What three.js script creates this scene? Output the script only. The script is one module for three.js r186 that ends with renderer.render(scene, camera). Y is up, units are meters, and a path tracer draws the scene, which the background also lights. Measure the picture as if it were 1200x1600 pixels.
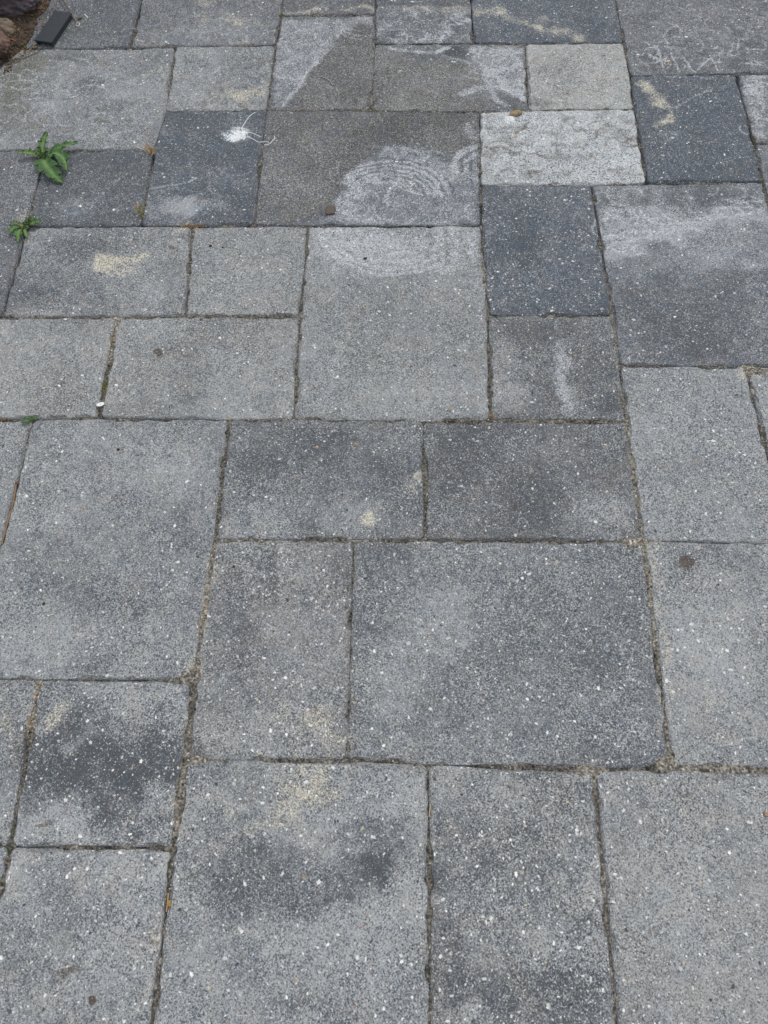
import * as THREE from 'three';
import { mergeGeometries, mergeVertices } from 'three/addons/utils/BufferGeometryUtils.js';
import { RoundedBoxGeometry } from 'three/addons/geometries/RoundedBoxGeometry.js';

// ---------------------------------------------------------------- camera, sky, sun, exposure
const scene = new THREE.Scene();
const camera = new THREE.PerspectiveCamera(66.05, 3 / 4, 0.02, 400);
camera.position.set(-0.0271, 1.0035, 0.1545);
camera.up.set(-0.00656, 0.44589, -0.89506);
camera.lookAt(-0.0271 - 0.029163, 1.0035 - 0.894789, 0.1545 - 0.445537);

const renderer = new THREE.WebGLRenderer({ antialias: true });
renderer.toneMapping = THREE.LinearToneMapping;
renderer.toneMappingExposure = 1.12;
renderer.shadowMap.enabled = true;

// one overcast sky: brighter towards the zenith, very slightly cool
function overcastSky() {
  const w = 128, h = 64, d = new Float32Array(w * h * 4);
  for (let y = 0; y < h; y++) {
    const e = Math.max(0, Math.sin(((y + 0.5) / h - 0.5) * Math.PI));
    const l = 0.92 * (0.42 + 0.58 * e);
    for (let x = 0; x < w; x++) d.set([l * 0.945, l * 0.998, l * 1.075, 1], (y * w + x) * 4);
  }
  const t = new THREE.DataTexture(d, w, h, THREE.RGBAFormat, THREE.FloatType);
  t.mapping = THREE.EquirectangularReflectionMapping; t.minFilter = t.magFilter = THREE.LinearFilter; t.needsUpdate = true;
  return t;
}
scene.background = overcastSky();
scene.environment = scene.background;

const sun = new THREE.DirectionalLight(0xfff6ea, 1.3);
sun.position.set(1.3, 3.2, -1.7);
sun.castShadow = true; sun.shadow.radius = 22; sun.shadow.mapSize.set(2048, 2048);
Object.assign(sun.shadow.camera, { left: -2.5, right: 2.5, top: 2.5, bottom: -2.5, near: 0.1, far: 12 });
sun.target.position.set(0, 0, -0.6);
scene.add(sun, sun.target);

// ---------------------------------------------------------------- helpers
// plan coordinates are centimetres: x to the right, z away from the camera; world is metres with -z away
let seed = 7;
const rnd = () => { seed |= 0; seed = (seed + 0x6d2b79f5) | 0; let t = Math.imul(seed ^ (seed >>> 15), 1 | seed); t = (t + Math.imul(t ^ (t >>> 7), 61 | t)) ^ t; return ((t ^ (t >>> 14)) >>> 0) / 4294967296; };
const rr = (a, b) => a + (b - a) * rnd();
const gauss = () => Math.sqrt(-2 * Math.log(rnd() + 1e-9)) * Math.cos(6.2831853 * rnd());
const clamp = (v, a = 0, b = 1) => (v < a ? a : v > b ? b : v);
const ss = (a, b, v) => { const t = clamp((v - a) / (b - a)); return t * t * (3 - 2 * t); };
const mix = (a, b, t) => a + (b - a) * t;
const hash2 = (a, b) => { const s = Math.sin(a * 127.1 + b * 311.7) * 43758.5453; return s - Math.floor(s); };
const V = (x, y, z) => new THREE.Vector3(x / 100, y / 100, -z / 100);   // plan cm -> world m

function tag(o, label, category, group, kind) {
  o.userData.label = label; if (category) o.userData.category = category;
  if (group) o.userData.group = group; if (kind) o.userData.kind = kind;
  return o;
}
const taken = {};
function numbered(name) { const n = taken[name] = (taken[name] ?? -1) + 1; return n ? `${name}_${String(n).padStart(3, '0')}` : name; }
function mesh(name, geo, mat, parent = scene) {
  const m = new THREE.Mesh(geo, mat);
  m.name = parent === scene ? numbered(name) : name;
  m.castShadow = m.receiveShadow = true; parent.add(m);
  return m;
}
function group(name, x = 0, z = 0, y = 0) { const g = new THREE.Group(); g.name = numbered(name); g.position.copy(V(x, y, z)); scene.add(g); return g; }

// ---------------------------------------------------------------- periodic noise tiles
const T = 1024, TM = T - 1;
function blurTile(a, r) {
  const b = new Float32Array(a.length), n = 2 * r + 1;
  for (let pass = 0; pass < 2; pass++) {
    for (let y = 0; y < T; y++) {
      let s = 0; const o = y * T;
      for (let k = -r; k <= r; k++) s += a[o + (k & TM)];
      for (let x = 0; x < T; x++) { b[o + x] = s / n; s += a[o + ((x + r + 1) & TM)] - a[o + ((x - r) & TM)]; }
    }
    for (let x = 0; x < T; x++) {
      let s = 0;
      for (let k = -r; k <= r; k++) s += b[(k & TM) * T + x];
      for (let y = 0; y < T; y++) { a[y * T + x] = s / n; s += b[((y + r + 1) & TM) * T + x] - b[((y - r) & TM) * T + x]; }
    }
  }
}
function unit(a) {
  let m = 0, v = 0; for (const x of a) m += x; m /= a.length;
  for (const x of a) v += (x - m) * (x - m); v = Math.sqrt(v / a.length) || 1;
  for (let i = 0; i < a.length; i++) a[i] = (a[i] - m) / v;
  return a;
}
function whiteTile(r) {
  const a = new Float32Array(T * T);
  for (let i = 0; i < a.length; i++) a[i] = rnd() + rnd() - 1;
  if (r) blurTile(a, r);
  return unit(a);
}
function grainTile() {                            // grains of about a millimetre
  const a = whiteTile(0), b = new Float32Array(T * T);
  for (let y = 0; y < T; y++) for (let x = 0; x < T; x++) { const l = (x - 1) & TM, r = (x + 1) & TM, u = ((y - 1) & TM) * T, d = ((y + 1) & TM) * T, o = y * T; b[o + x] = 4 * a[o + x] + 2 * (a[o + l] + a[o + r] + a[u + x] + a[d + x]) + a[u + l] + a[u + r] + a[d + l] + a[d + r]; }
  return unit(b);
}
const G0 = whiteTile(0), GA = grainTile(), G1 = whiteTile(1), G2 = whiteTile(2), G3 = whiteTile(6);
function fbmTile(cells, octaves, gain) {          // T texels = 128 cm, 8 to the cm
  const out = new Float32Array(T * T);
  for (let o = 0, f = cells, amp = 1; o < octaves; o++, f *= 2, amp *= gain) {
    const g = new Float32Array(f * f); for (let i = 0; i < g.length; i++) g[i] = rnd() * 2 - 1;
    const k = f / T;
    for (let y = 0; y < T; y++) {
      const fy = y * k, y0 = Math.floor(fy), ty = fy - y0, sy = ty * ty * (3 - 2 * ty), r0 = (y0 % f) * f, r1 = ((y0 + 1) % f) * f;
      for (let x = 0; x < T; x++) {
        const fx = x * k, x0 = Math.floor(fx), tx = fx - x0, sx = tx * tx * (3 - 2 * tx), c0 = x0 % f, c1 = (x0 + 1) % f;
        out[y * T + x] += amp * mix(mix(g[r0 + c0], g[r0 + c1], sx), mix(g[r1 + c0], g[r1 + c1], sx), sy);
      }
    }
  }
  return unit(out);
}
const F1 = fbmTile(16, 5, 0.6), F2 = fbmTile(32, 4, 0.6), F3 = fbmTile(64, 4, 0.65);
function fb(tile, x, z) {                         // plan cm
  const fx = x * 8, fy = z * 8, x0 = Math.floor(fx), y0 = Math.floor(fy), tx = fx - x0, ty = fy - y0;
  const a = (y0 & TM) * T, b = ((y0 + 1) & TM) * T, c = x0 & TM, d = (x0 + 1) & TM;
  return (tile[a + c] * (1 - tx) + tile[a + d] * tx) * (1 - ty) + (tile[b + c] * (1 - tx) + tile[b + d] * tx) * ty;
}
// cell pattern of dried puddle residue: distance to the border between neighbouring cells, 0 at borders
const cellPts = new Map();
function cellPoint(i, j) {
  const k = i * 4096 + j; let p = cellPts.get(k);
  if (!p) { p = [i + 0.15 + 0.7 * hash2(i, j), j + 0.15 + 0.7 * hash2(j + 51.3, i - 17.7)]; cellPts.set(k, p); }
  return p;
}
function cellEdge(x, z) {
  const i0 = Math.floor(x), j0 = Math.floor(z); let a = 9, b = 9;
  for (let i = i0 - 1; i <= i0 + 1; i++) for (let j = j0 - 1; j <= j0 + 1; j++) {
    const p = cellPoint(i, j), d = Math.hypot(p[0] - x, p[1] - z);
    if (d < a) { b = a; a = d; } else if (d < b) b = d;
  }
  return b - a;
}
function dataTexture(w, h, px, srgb) {
  const t = new THREE.DataTexture(px, w, h, THREE.RGBAFormat, THREE.UnsignedByteType);
  if (srgb) t.colorSpace = THREE.SRGBColorSpace;
  t.magFilter = THREE.LinearFilter; t.minFilter = THREE.LinearMipmapLinearFilter; t.generateMipmaps = true; t.needsUpdate = true;
  return t;
}

// ---------------------------------------------------------------- what lies in the surface of the slabs (matter with outlines of its own)
// layers: w worn pale grain, d dark pigment, s sand, r dried residue film, c cellular residue, m warm dirt film, o olive dirt, k dark stain
const feats = [];
const el = (layer, e, s = 1, soft = 0.4, warp = 0.7) => {
  const [x, z, ax, az, bx, bz] = e, det = ax * bz - az * bx, R = Math.max(Math.hypot(ax, az), Math.hypot(bx, bz)) * (1 + soft) + warp * 2.2;
  feats.push({ layer, s, box: [x - R, x + R, z - R, z + R], warp, mask: (px, pz) => { const dx = px - x, dz = pz - z, u = (dx * bz - dz * bx) / det, v = (dz * ax - dx * az) / det; return 1 - ss(1 - soft, 1 + soft, Math.hypot(u, v)); } });
};
function bounds(p, r) { const xs = p.map(q => q[0]), zs = p.map(q => q[1]); return [Math.min(...xs) - r, Math.max(...xs) + r, Math.min(...zs) - r, Math.max(...zs) + r]; }
function segDist(x, z, a, b) { const ux = b[0] - a[0], uz = b[1] - a[1], t = clamp(((x - a[0]) * ux + (z - a[1]) * uz) / (ux * ux + uz * uz)); return Math.hypot(x - a[0] - ux * t, z - a[1] - uz * t); }
function polyDist(x, z, p) {                       // positive inside
  let d = 1e9, inside = false;
  for (let i = 0, j = p.length - 1; i < p.length; j = i++) {
    d = Math.min(d, segDist(x, z, p[j], p[i]));
    if ((p[i][1] > z) !== (p[j][1] > z) && x < (p[j][0] - p[i][0]) * (z - p[i][1]) / (p[j][1] - p[i][1]) + p[i][0]) inside = !inside;
  }
  return inside ? d : -d;
}
const pg = (layer, p, s = 1, soft = 0.8, warp = 0.5) => feats.push({ layer, s, warp, box: bounds(p, soft + warp * 2.2), mask: (x, z) => ss(-soft, soft, polyDist(x, z, p)) });
const st = (layer, p, w, s = 1, soft = 0.6, warp = 0.25) => feats.push({ layer, s, warp, box: bounds(p, w + warp * 2.2 + 0.2), mask: (x, z) => { let d = 1e9; for (let i = 1; i < p.length; i++) d = Math.min(d, segDist(x, z, p[i - 1], p[i])); return 1 - ss(w * (1 - soft), w, d); } });
const arc = (e, a0, a1, n = 14) => Array.from({ length: n + 1 }, (_, i) => { const a = (a0 + (a1 - a0) * i / n) * Math.PI / 180, c = Math.cos(a), s = Math.sin(a); return [e[0] + c * e[2] - s * e[4], e[1] + c * e[3] - s * e[5]]; });   // angle measured from the first axis towards the far side

// top left
pg('o', [[-84.72, 131.56], [-80.87, 137.53], [-76.67, 139.51], [-76.33, 136.03], [-77.73, 128.13], [-79.37, 122.44], [-81.43, 117.84]], 0.75, 1.6, 0.9);
el('o', [-78.73, 119.64, 2.26, -0.03, 0.84, -3.66], 0.55); el('o', [-76.55, 121.1, 1.14, -0.01, 0.66, -2.96], 0.6); el('o', [-76.14, 129.08, 2.06, -0.03, 0.38, -1.75], 0.3); el('o', [-74.36, 116.85, 1.49, -0.02, 0.4, -1.81], 0.4);
el('o', [-61.48, 117.61, 0.74, -0.01, 0.16, -0.91], 0.6, 0.3); el('o', [-56.83, 117.92, 0.87, -0.01, 0.18, -1.09], 0.6, 0.3); el('o', [-61.84, 121.66, 0.75, -0.01, 0.13, -0.74], 0.6, 0.3); el('o', [-55.74, 122.7, 0.63, -0.01, 0.12, -0.75], 0.5, 0.3); el('o', [-64.21, 118.92, 0.62, -0.01, 0.14, -0.73], 0.4, 0.3);
el('o', [-64.01, 135.23, 1.57, -0.02, 0.22, -1.21], 0.45); el('d', [-65.9, 127.97, 2.82, -0.04, 0.5, -2.69], 0.25); el('d', [-59.8, 122.19, 3.77, -0.05, 0.26, -1.49], 0.15); el('d', [-70.21, 136.95, 5.26, -0.08, 0.4, -2.03], 0.2);
el('s', [-52.42, 131.67, 2.32, -0.03, 0.26, -1.77], 0.25, 0.7); el('s', [-54.47, 129.94, 0.77, -0.01, 0.12, -0.78], 0.5); el('w', [-55.52, 126.86, 4.45, -0.06, 0.48, -3.05], 0.15, 0.8); el('w', [-71.14, 122.33, 3.79, -0.05, 0.31, -1.49], 0.12, 0.8);
el('s', [-45.61, 149.55, 1.21, -0.02, 0.31, -2.59], 0.55, 0.6); el('s', [-39.03, 148.34, 2.15, -0.04, 0.18, -1.72], 0.55, 0.6); el('s', [-34.01, 147.6, 1.2, -0.02, 0.12, -1.29], 0.4, 0.6); el('s', [-37.86, 142.17, 1.58, -0.03, 0.11, -1.04], 0.45, 0.6); el('s', [-46.5, 154.63, 1.37, -0.03, 0.16, -1.34], 0.4, 0.6);
el('w', [-43.7, 144.8, 7.97, -0.14, 0.37, -3.15], 0.12, 0.8); el('o', [-73.62, 147.48, 4.07, -0.08, 1.06, -5.33], 0.3, 0.8);
el('s', [-34.47, 124.86, 3.01, -0.04, 0.18, -1.88], 0.75, 0.6); el('s', [-37.79, 126.62, 1.26, -0.02, 0.12, -1.14], 0.3, 0.6);
for (const e of [[-40.61, 123.81, 1.13, -0.01, 0.13, -1.13], [-39.64, 126.26, 0.76, -0.01, 0.09, -0.76], [-42.81, 122.35, 0.75, -0.01, 0.09, -0.74], [-34.8, 121.87, 0.87, -0.01, 0.07, -0.74], [-47.78, 135.38, 0.91, -0.01, 0.11, -0.8], [-42.09, 125.72, 0.63, -0.01, 0.09, -0.76], [-38.42, 123.22, 0.62, -0.01, 0.1, -0.93]]) el('o', e, 0.55, 0.3, 0.3);
st('s', [[-28.95, 151.19], [-24.25, 151.31], [-19.97, 151.45]], 1.3, 0.55, 0.95, 0.5); st('s', [[-15.57, 152.02], [-10.88, 152.15], [-2.85, 151.99], [3.81, 151.64]], 1.4, 0.45, 0.95, 0.6); st('s', [[3.8, 150.77], [9.11, 151.1]], 1.5, 0.3, 0.95, 0.6);
st('s', [[10.66, 149.77], [15.69, 150.1]], 1.9, 0.5, 0.95, 0.7); st('s', [[15.69, 150.1], [18.95, 147.04], [23.27, 145.27]], 1.5, 0.42, 0.95, 0.7); st('s', [[24, 144.62], [27.77, 143.09], [30.5, 142.01]], 2.3, 0.6, 0.9, 0.6); st('s', [[30.5, 142.01], [32.09, 139.73]], 1, 0.4, 0.95);
el('s', [24.09, 147.79, 1.04, -0.02, -0.09, -1.27], 0.4, 0.6);
// the swept patch: film of residue left round a dull warm area
pg('m', [[-28.7, 120.13], [-26, 123.62], [-18.43, 141.83], [-15.35, 146.4], [-10.2, 146.31], [-10.06, 140.86], [-2.79, 137.07], [4.85, 134.55], [9.26, 133.69], [11.25, 129.37], [11.66, 127.07], [8.13, 124.85], [4.67, 124.15], [10.45, 120.74], [10.1, 110.63], [4.37, 107.1], [0.17, 109.53], [-7.42, 110.63], [-12.44, 104.58], [-15.22, 98.71], [-16.99, 92.89], [-23.24, 90.31], [-29.68, 90.65], [-29.85, 100.11], [-30.05, 110.17], [-29.84, 119.05]], 0.85, 0.5, 0.35);
pg('r', [[-29.83, 140.38], [-29.74, 149.25], [-10.26, 148.87], [-10.2, 146.31], [-13.35, 145.94], [-16.69, 143.89], [-20.71, 135.75], [-24.05, 127.95], [-26.62, 121.95], [-28.98, 120.5], [-29.54, 130.35]], 0.55, 0.5, 0.5);
el('m', [-24.24, 142.77, 1.58, -0.03, 0.13, -2.08], 0.7, 0.3); el('m', [-22.57, 141.08, 0.91, -0.02, 0.1, -1.65], 0.6, 0.3); el('m', [-28.79, 140.36, 1.18, -0.02, 0.08, -1.03], 0.6, 0.3); el('m', [-26.6, 128.37, 0.63, -0.01, 0.06, -0.77], 0.4, 0.3);
st('r', [[-24.2, 130.27], [-26.07, 124.56], [-27.75, 120.49]], 0.5, 0.35, 0.8); st('r', [[-18.35, 140.18], [-21.9, 134.17], [-24.95, 126.44]], 0.6, 0.3, 0.9); st('r', [[-20.9, 139.2], [-23.06, 132.21], [-25.7, 124.56]], 0.4, 0.3, 0.9);
for (const y of [37, 44, 50]) st('r', arc([-11.84, 148.47, 5.3, -0.1, 0.12, -4.25].map((v, i) => i === 1 ? v - (y - 37) * 0.22 : v), 190, 260), 0.35, 0.5, 0.7, 0.2);
pg('c', [[-9.77, 150.6], [9.75, 150.22], [9.86, 140.93], [-9.55, 141.27]], 0.75, 0.6, 0.5); pg('r', [[-9.8, 151.91], [9.79, 151.52], [9.85, 140.52], [-9.54, 140.85]], 0.3, 0.6, 0.5); el('m', [3.79, 149.9, 1.85, -0.04, -0.02, -1.51], 0.6, 0.4); el('m', [-0.2, 145.7, 2.36, -0.04, -0, -1.26], 0.4, 0.5);
st('r', [[-6.66, 139.16], [-1.76, 137.46], [2.33, 136.99], [4.92, 138.97]], 0.8, 0.9, 0.7, 0.3); st('r', [[3.6, 136.56], [8.64, 134.09], [10.44, 131.32]], 0.5, 0.5, 0.8); el('d', [6.81, 137.32, 2.81, -0.05, -0.04, -1.8], 0.3, 0.3);
pg('c', [[9.39, 138.08], [19.97, 137.91], [19.46, 121.18], [15.71, 124], [11.8, 127.45], [11.07, 131.31]], 0.85, 0.5, 0.4); pg('r', [[9.02, 138.49], [20, 138.31], [19.51, 122.1], [15.73, 124.37], [11.78, 127.07], [11.32, 131.3], [9.65, 134.08]], 0.55, 0.5, 0.4);
st('r', [[7.13, 124.49], [11.14, 126.32], [15.23, 126.64], [19.56, 122.83]], 0.9, 0.9, 0.6, 0.3); st('r', [[13.06, 125.16], [14.19, 122.91], [15.81, 121.04]], 0.7, 0.9, 0.5, 0.2); st('m', [[11.91, 133.64], [12.43, 127.82]], 0.5, 0.5); el('m', [9.52, 122.23, 3.17, -0.04, -0.05, -1.65], 0.6, 0.4); el('m', [16.84, 122.13, 1.95, -0.03, -0.06, -1.1], 0.5, 0.4);
// swirl on the big slab, running on below
pg('r', [[-15.63, 92.72], [-15.82, 96.8], [-14.19, 101.62], [-11.79, 106.24], [-7.39, 109.26], [-0.89, 109.88], [1.56, 107.13], [4.34, 105.43], [7.23, 109.11], [10.12, 111.14], [9.51, 90.43], [-18.2, 90.28]], 0.52, 0.7, 0.6);
el('d', [-3.73, 95.14, 6.99, -0.05, 0.02, -2.8], 0.22, 0.7); el('r', [-13.14, 98.37, 1.6, -0.01, 0.2, -5.36], 0.35, 0.6); el('r', [-2.66, 108.87, 4.48, -0.04, 0.01, -1.53], 0.2, 0.7); el('r', [8.78, 113.95, 1.43, -0.02, -0.06, -1.92], 0.55, 0.4); el('m', [6.15, 103.09, 2.08, -0.02, -0.08, -3.26], 0.35, 0.6);
for (const [k, s0, s1] of [[30, 20, 120], [38, 5, 140], [46, 5, 160], [54, 0, 150], [62, 0, 150], [70, 5, 120]]) {
  const e = [-6.25, 97.37, 5.69, -0.04, 0.1, -6.23], q = k / 50; const f = [e[0], e[1], e[2] * q * 1.35, e[3] * q * 1.35, e[4] * q, e[5] * q];
  st('r', arc(f, s0, s1), 0.66, 0.55, 0.95, 0.25); const h = f.map((v, i) => i > 1 ? v * 1.07 : v); st('r', arc(h, s0, s1 - 15), 0.45, -0.32, 0.95, 0.25);
}
st('r', [[-2.64, 102.84], [0.58, 99.88], [3.08, 97.93]], 0.3, 0.6, 0.8); st('r', [[-5.85, 100.57], [-2.62, 98.3], [-0.91, 97.33]], 0.3, 0.6, 0.8); el('m', [-1.48, 99.25, 1.6, -0.01, 0, -1.12], 0.7, 0.5); el('m', [-4.73, 103.51, 3.25, -0.03, 0.01, -0.99], 0.35, 0.7);
for (const [dx, w, s] of [[0, 0.9, 0.6], [14, 0.4, -0.5], [24, 0.5, 0.5], [34, 0.4, -0.4]]) st('r', arc([11.27, 104.37, 6, -0.05, -0.24, -6.17].map((v, i) => i > 1 ? v * (1 - dx / 70) : v), 95, 190), w, s, 0.7, 0.25);
pg('r', [[-19.69, 89.08], [9.8, 89.22], [9.73, 81.31], [3.9, 79.63], [-2.53, 78.24], [-8.94, 77.98], [-14.37, 79.68], [-17.26, 83.14], [-19.29, 86.08]], 0.62, 0.7, 0.6); for (const k of [0.5, 0.64, 0.78, 0.92, 1.04]) { const e = [-5.7, 90.52, 12.44, -0.07, 0.17, -11.43], f = q => e.map((v, i) => i > 1 ? v * q : v); st('r', arc(f(k), 190, 325), 0.75, 0.36, 0.95, 0.3); st('r', arc(f(k + 0.07), 190, 320), 0.5, -0.28, 0.95, 0.3); } 
for (const p of [[[1.4, 88.67], [0.48, 81.34]], [[4.05, 88.35], [3.93, 81.62]], [[6.68, 88.04], [7.38, 81.89]]]) st('r', p, 0.8, -0.5, 0.9, 0.3);
el('r', [-11.33, 85.31, 6.58, -0.03, 0.11, -3.2], 0.3, 0.7); el('m', [4.01, 85.98, 3.28, -0.01, -0.05, -2.63], 0.2, 0.8);
el('d', [-27.1, 103.37, 4.45, -0.04, 0.78, -9.65], 0.1, 0.8); el('r', [-27.13, 103.71, 3.98, -0.03, 0.45, -5.55], 0.2, 0.8); el('r', [-24.4, 98.46, 4.6, -0.03, 0.35, -4.75], 0.15, 0.8);
// pale slabs, upper right
for (const e of [[14.09, 115.48, 7.15, -0.08, -0.03, -0.71], [12.67, 110.08, 3.52, -0.04, -0.03, -0.68], [12.83, 108.38, 3.97, -0.04, -0.03, -0.68], [16.25, 111.08, 1.88, -0.02, -0.05, -0.86], [23.43, 112.74, 2.59, -0.03, -0.05, -0.69], [25.54, 109.61, 3.03, -0.03, -0.07, -0.85], [32.21, 112.12, 1.64, -0.02, -0.11, -1.03], [35.33, 113.83, 1.41, -0.02, -0.13, -1.22], [34.03, 118.28, 1.91, -0.02, -0.13, -1.25], [38.76, 117.86, 1.19, -0.01, -0.17, -1.42], [38.09, 112.23, 1.17, -0.01, -0.16, -1.38], [24.1, 106.25, 2.08, -0.02, -0.08, -1], [29.94, 106.86, 1.85, -0.02, -0.08, -0.84], [12.07, 101.41, 2.97, -0.02, -0.05, -1.29], [19.16, 101.35, 1.82, -0.01, -0.06, -0.97], [24.92, 102.11, 1.37, -0.01, -0.08, -0.97], [34.08, 102.53, 2.05, -0.02, -0.13, -1.14], [38.11, 102, 1.59, -0.01, -0.16, -1.29], [28.85, 113.9, 1.18, -0.01, -0.08, -0.87], [10.81, 104.37, 1.16, -0.01, -0.06, -1.65]]) el('m', e, 0.42, 0.8, 0.9);
for (const [rx, s] of [[34, 0.55], [42, -0.4], [50, 0.5]]) st('m', arc([13.44, 106.35, 3.48, -0.03, -0.18, -3.97].map((v, i) => i > 1 ? v * rx / 40 : v), 50, 150), 0.35, s, 0.7, 0.2);
el('m', [22.26, 121.33, 2.91, -0.04, -0.08, -1.1], 0.55, 0.5); el('m', [22.69, 131.13, 1.25, -0.02, -0.11, -1.54], 0.5, 0.4); el('d', [29.64, 129.48, 7.41, -0.11, -0.5, -5.66], 0.08, 0.8);
st('s', [[41.42, 127.78], [43.06, 126.25]], 1.6, 0.5, 0.95, 0.8); st('s', [[43.06, 126.25], [44.46, 123.99], [45.08, 121.4]], 2.3, 0.6, 0.9, 0.9); st('s', [[45.08, 121.4], [45.82, 118.13], [44.48, 115.3]], 2.5, 0.6, 0.9, 1.0); st('r', [[47.45, 119.55], [50.79, 122.61], [55.08, 125.33]], 0.35, 0.5, 0.8);
el('s', [45.43, 117.06, 1.78, -0.02, -0.3, -2.12], 0.4, 0.6, 1); el('w', [45.66, 111.98, 2.8, -0.03, -0.2, -1.37], 0.2, 0.6);
pg('c', [[43.46, 141.17], [70.36, 149.04], [66.73, 130.47], [42.12, 130.45]], 0.6, 1.5, 0.6); el('w', [54.24, 145.12, 8.94, -0.17, -0.82, -5.35], 0.1, 0.8);
for (const e of [[43.67, 147, 1.16, -0.02, -0.23, -1.89], [47.13, 147.78, 1.55, -0.03, -0.17, -1.27], [56.22, 146.34, 1.03, -0.02, -0.23, -1.46], [58.14, 145.46, 1.02, -0.02, -0.17, -1.04], [62.59, 141.65, 1.26, -0.02, -0.29, -1.63], [53.35, 139.36, 1.01, -0.02, -0.22, -1.41], [49.59, 143.12, 1.02, -0.02, -0.17, -1.24], [65.26, 138.35, 1.5, -0.03, -0.3, -1.6], [45.15, 134.7, 1.5, -0.02, -0.31, -2.35], [48.55, 132.29, 1.48, -0.02, -0.25, -1.74], [54.61, 134.55, 1.24, -0.02, -0.25, -1.57], [55.84, 131.4, 1.23, -0.02, -0.19, -1.15], [61.03, 132.88, 2.46, -0.04, -0.28, -1.55]]) el('d', e, 0.16, 0.7, 0.6);
for (const l of [[[46.52, 137.46], [46.68, 133.1], [47.05, 130.38]], [[48.86, 136.23], [49.6, 132.67], [49.81, 130.72]], [[51, 135.4], [52.14, 131.46], [53.13, 129.9]], [[53.25, 130.67], [55.41, 133.36], [56.59, 134.52]], [[56.53, 134.12], [56.94, 130.61]]]) st('r', l, 0.3, 0.75, 0.7, 0.15);
pg('c', [[61, 128.64], [66.43, 128.94], [63.07, 111.79], [60.76, 111.82]], 1, 0.5, 0.4); pg('r', [[61, 128.64], [66.43, 128.94], [63.07, 111.79], [60.76, 111.82]], 0.35, 0.5, 0.4);
// right hand slab with scrubbed band
pg('r', [[30.28, 98.69], [59.54, 99.42], [59.43, 93.18], [56.86, 80.02], [42.58, 82.91], [29.6, 81.24]], 0.22, 1.2, 0.8); pg('w', [[30.63, 93.36], [37.58, 94.09], [46.17, 92.5], [58.49, 93.95], [58.84, 90.16], [48.79, 88.42], [40.89, 86.1], [30.03, 81.24], [29.86, 85.86]], 0.35, 1.4, 1.2);
for (const l of [[[30.2, 84.98], [33.13, 86.14], [36.73, 87.3], [42.26, 88.16], [47.76, 88.72]], [[30.2, 87.03], [34.71, 88.49], [43.47, 89.04], [48.79, 88.42]], [[31.06, 91.07], [34.09, 92.57], [37.29, 91.79], [40.38, 90.26], [43.6, 89.94], [49.33, 91.72]], [[46.87, 89.92], [52.61, 91.7], [58.49, 93.95]], [[37.48, 93.32], [39.17, 91.02], [40.34, 89.96]], [[33.07, 93.35], [35.92, 94.1], [37.84, 91.79]], [[40.69, 92.53], [42.67, 91], [45.83, 90.23]], [[38.32, 86.99], [41.51, 86.68], [44.38, 87.85]], [[50.68, 93.24], [54.1, 93.98], [54.65, 90.93]]]) st('r', l, 0.55, 0.55, 0.9, 0.5);
for (const e of [[36.05, 96.12, 1.11, -0.01, -0.17, -1.4], [38.94, 96.1, 1.22, -0.01, -0.28, -2.17], [44.54, 96.37, 1.55, -0.01, -0.32, -2.17], [49.03, 96.65, 1.55, -0.01, -0.3, -1.87], [52.47, 96.01, 1.55, -0.01, -0.37, -2.17], [31.74, 96.46, 1.01, -0.01, -0.13, -1.25], [56.84, 96.91, 1.11, -0.01, -0.29, -1.56]]) el('d', e, 0.3, 0.6, 0.5);
el('m', [35.68, 96.75, 1.34, -0.01, -0.18, -1.56], 0.3, 0.7); el('m', [39.31, 95.47, 1.33, -0.01, -0.24, -1.86], 0.3, 0.7);
pg('w', [[30.28, 83.67], [38.32, 82.92], [47.01, 84.04], [56.35, 82.85], [46.15, 78.66], [35.66, 78.69], [30.62, 80.81]], 0.18, 2, 1); pg('d', [[30.77, 77.31], [55.81, 80.03], [53.26, 61.64], [31.05, 61.61]], 0.1, 3, 1.2);
el('w', [52.95, 75.89, 1.45, -0, -0.35, -1.89], 0.2, 0.8); el('s', [52.69, 75.62, 0.41, -0, -0.15, -0.81], 0.6, 0.5);
// dark left slabs
el('w', [-44.58, 93.84, 5.72, -0.04, 0.3, -2.18], 0.45, 0.7, 1); el('w', [-40.1, 94.59, 3.44, -0.02, 0.2, -1.57], 0.35, 0.7, 1); st('r', [[-49.3, 99.29], [-46.31, 99.59], [-43.18, 100.54], [-41.47, 101.84]], 0.35, 0.6, 0.8, 0.3); st('r', [[-48.69, 98.31], [-45.24, 98.61], [-41.92, 99.88]], 0.5, 0.25, 0.9, 0.4); el('w', [-35.06, 100.97, 3.5, -0.03, 0.24, -2.27], 0.15, 0.8); el('w', [-36, 93.78, 4.56, -0.03, 0.17, -1.56], 0.15, 0.8);
el('w', [-61.89, 94.26, 3.23, -0.02, 0.49, -2.5], 0.25, 0.7); el('w', [-60.06, 96.79, 4.19, -0.03, 0.3, -1.59], 0.12, 0.7); el('o', [-60.4, 105, 2.87, -0.03, 0.49, -2.68], 0.25, 0.7); el('r', [-56.04, 101.8, 0.59, -0, 0.11, -0.66], 0.4, 0.6); el('r', [-54.45, 93.9, 0.69, -0, 0.16, -0.94], 0.4, 0.6); el('w', [-73.35, 98.82, 2.36, -0.02, 1.46, -6.38], 0.1, 0.8);
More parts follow.
